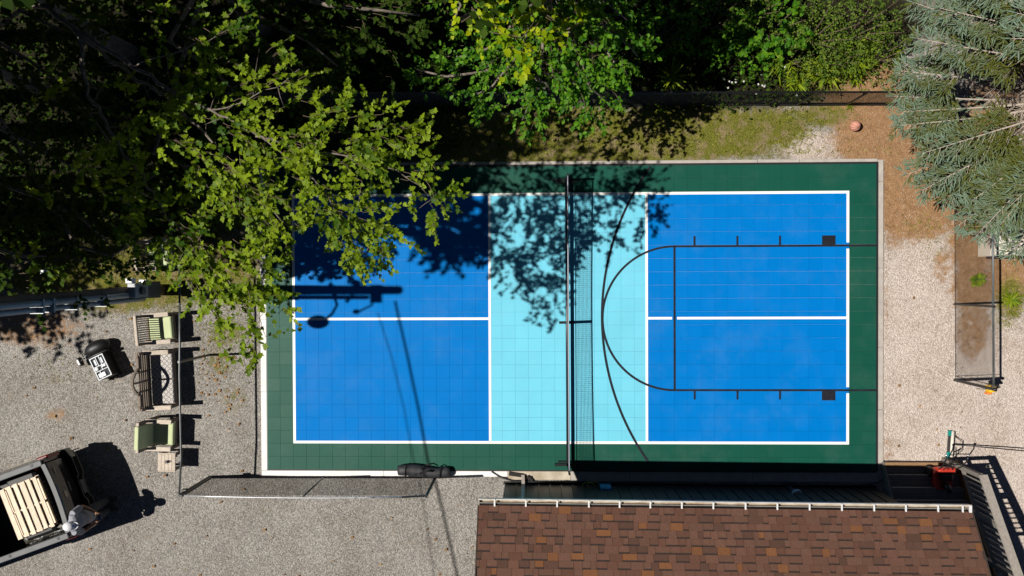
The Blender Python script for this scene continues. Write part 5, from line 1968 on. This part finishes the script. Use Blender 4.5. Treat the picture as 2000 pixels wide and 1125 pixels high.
# ------------------------------------------------------------------ blue spruce at the right edge
spr = thing('blue_spruce', 'blue spruce with grey-green branch tips at the upper right edge', 'tree', (0, 0, 0))
LM_spruce = leaf_mat('spruce_needles', (.100, .112, .014), (.178, .256, .180), .12, .6, .2)
M_sbark = mat('spruce_bark', (.50, .43, .37), (.33, .27, .22), scale=20, rough=.9, bump=.4, bscale=50)
s0 = P(1995, 238)
stk = MB()
stk.tube([(s0.x, s0.y, -.1), (s0.x, s0.y, 2), (s0.x + .05, s0.y, 5), (s0.x, s0.y, 8.2)], [.19, .16, .10, .02], 12)
stwig = MB()
_n = 22
_na = np.linspace(0, 2 * np.pi, _n, endpoint=False) * 5.3
_q = np.linspace(.0, .95, _n)
tv, tf = [], []
for i in range(_n):
    a, q = _na[i], _q[i]
    rad_ = .17 * (1 - .45 * q)
    dv = np.array([.17, math.cos(a) * rad_, math.sin(a) * rad_])
    b_ = np.array([q, 0, 0])
    sdv = np.cross(dv, [1, 0, 0])
    sdv = sdv / np.linalg.norm(sdv) * .05
    k_ = len(tv)
    tv += [b_ - sdv, b_ + sdv, b_ + dv]
    tf.append((k_, k_ + 1, k_ + 2))
k_ = len(tv)
for q, r_ in ((0, .05), (.35, .10), (.8, .07), (1.08, .0)):
    for i in range(4):
        tv.append(np.array([q, math.cos(i * 1.571) * r_, math.sin(i * 1.571) * r_]))
for j in range(3):
    for i in range(4):
        i2 = (i + 1) % 4
        tf += [(k_ + j * 4 + i, k_ + j * 4 + i2, k_ + j * 4 + 4 + i2), (k_ + j * 4 + i, k_ + j * 4 + 4 + i2, k_ + j * 4 + 4 + i)]
SHOOT = (np.array(tv), np.array(tf))
sf = Foliage()
sr3 = np.random.default_rng(9)


def shoots(a, d, L_, n_, tint, size=.118):
    """needle brushes along a twig from a in direction d"""
    t = sr3.random(n_) * .95 + .05
    yaw = math.atan2(d.y, d.x)
    pit = -math.asin(max(-1, min(1, d.z)))
    side = np.where(sr3.random(n_) < .5, 1, -1)
    pos = np.stack([a.x + d.x * L_ * t, a.y + d.y * L_ * t, a.z + d.z * L_ * t + sr3.normal(size=n_) * .02], 1)
    sf.put(SHOOT, pos, size * (.7 + .6 * sr3.random(n_)), yaw + side * (.35 + .45 * sr3.random(n_)), pit + .25 * sr3.normal(size=n_), sr3.random(n_) * 6.28, np.clip(tint + .25 * sr3.normal(size=n_), 0, 1))
    sf.put(SHOOT, np.array([[a.x + d.x * L_, a.y + d.y * L_, a.z + d.z * L_]]), np.array([size * 1.25]), np.array([yaw]), np.array([pit]), np.array([0.]), np.array([min(1, tint + .3)]))


TIPS = [(1785, 5, 3.6), (1792, 75, 3.2), (1758, 138, 2.6), (1745, 188, 2.3), (1764, 218, 2.2), (1752, 246, 2.0), (1800, 300, 2.2), (1772, 340, 1.9), (1800, 372, 2.1), (1840, 392, 2.2),
        (1872, 440, 2.2), (1905, 462, 2.3), (1945, 450, 2.5), (1975, 500, 2.6), (2040, 480, 2.6), (1832, 15, 4.0), (1850, 345, 2.6), (1895, 395, 2.7),
        (1895, -40, 4.4), (1985, 25, 4.9), (1975, 75, 4.9), (1975, 400, 2.9), (2060, 420, 3.0),
        (2150, 100, 4), (2150, 300, 4), (2130, 400, 3.4), (2200, 200, 5), (2120, 0, 4.6)]
for u, v, z in TIPS:
    z += .35 * sr3.normal()
    tip = P(u, v, z)
    b0_ = Vector((s0.x, s0.y, z + .15 + .18 * sr3.random()))
    mid = b0_.lerp(tip, .5) + Vector((sr3.normal() * .08, sr3.normal() * .08, .08))
    ax = [b0_, b0_.lerp(mid, .5), mid, mid.lerp(tip, .5) - Vector((0, 0, .02)), tip]
    Lb = (tip - b0_).length
    stk.tube(ax, [.042, .032, .022, .010, .004], 6)
    t0_ = .68 if 80 < v < 300 else .52
    k_ = int(Lb * 8.5 * (1.15 - t0_) / .6)
    for i in range(k_):
        t = t0_ + (1 - t0_) * (i + sr3.random()) / k_
        seg = min(3, int(t * 4))
        p = ax[seg].lerp(ax[seg + 1], t * 4 - seg)
        d0 = (tip - mid).normalized()
        s_ = 1 if i % 2 else -1
        ang = s_ * (.75 + .35 * sr3.random())
        d = Vector((d0.x * math.cos(ang) - d0.y * math.sin(ang), d0.x * math.sin(ang) + d0.y * math.cos(ang), d0.z - .12 + .12 * sr3.normal())).normalized()
        ln = (.13 + .62 * (1 - t)) * (.7 + .6 * sr3.random()) + .05
        stwig.tube([p, p + d * ln], [.005, .002], 3, cap=False)
        shoots(p, d, ln, int(ln * 26) + 3, (2.6 * t - 1.55) * (1 if sr3.random() < .75 else .15))
        if ln > .3:
            for s2 in (-1, 1):
                for tt in (.45, .75):
                    a2 = s2 * .8
                    d2 = Vector((d.x * math.cos(a2) - d.y * math.sin(a2), d.x * math.sin(a2) + d.y * math.cos(a2), d.z)).normalized()
                    shoots(p + d * ln * tt, d2, ln * .35, 4, 2.6 * t - 1.6)
    shoots(mid, (tip - mid).normalized(), (tip - mid).length, int(Lb * 8), .7)
    # dead inner twigs
    for i in range(int(Lb * 26)):
        t = .06 + .44 * sr3.random()
        p = b0_.lerp(mid, t * 2)
        ang = sr3.uniform(-1.4, 1.4)
        d0 = (mid - b0_).normalized()
        d = Vector((d0.x * math.cos(ang) - d0.y * math.sin(ang), d0.x * math.sin(ang) + d0.y * math.cos(ang), -.1 + .2 * sr3.normal())).normalized()
        ln = .18 + .35 * sr3.random()
        stwig.tube([p, p + d * ln * .5, p + d * ln + Vector((0, 0, -.04))], [.006, .004, .002], 3, cap=False)
sf.build('crown', LM_spruce, spr)
stk.build('trunk', M_sbark, spr, smooth=True)
stwig.build('twigs', mat('dead_twig', (.40, .33, .27), rough=.9), spr, kind='stuff')
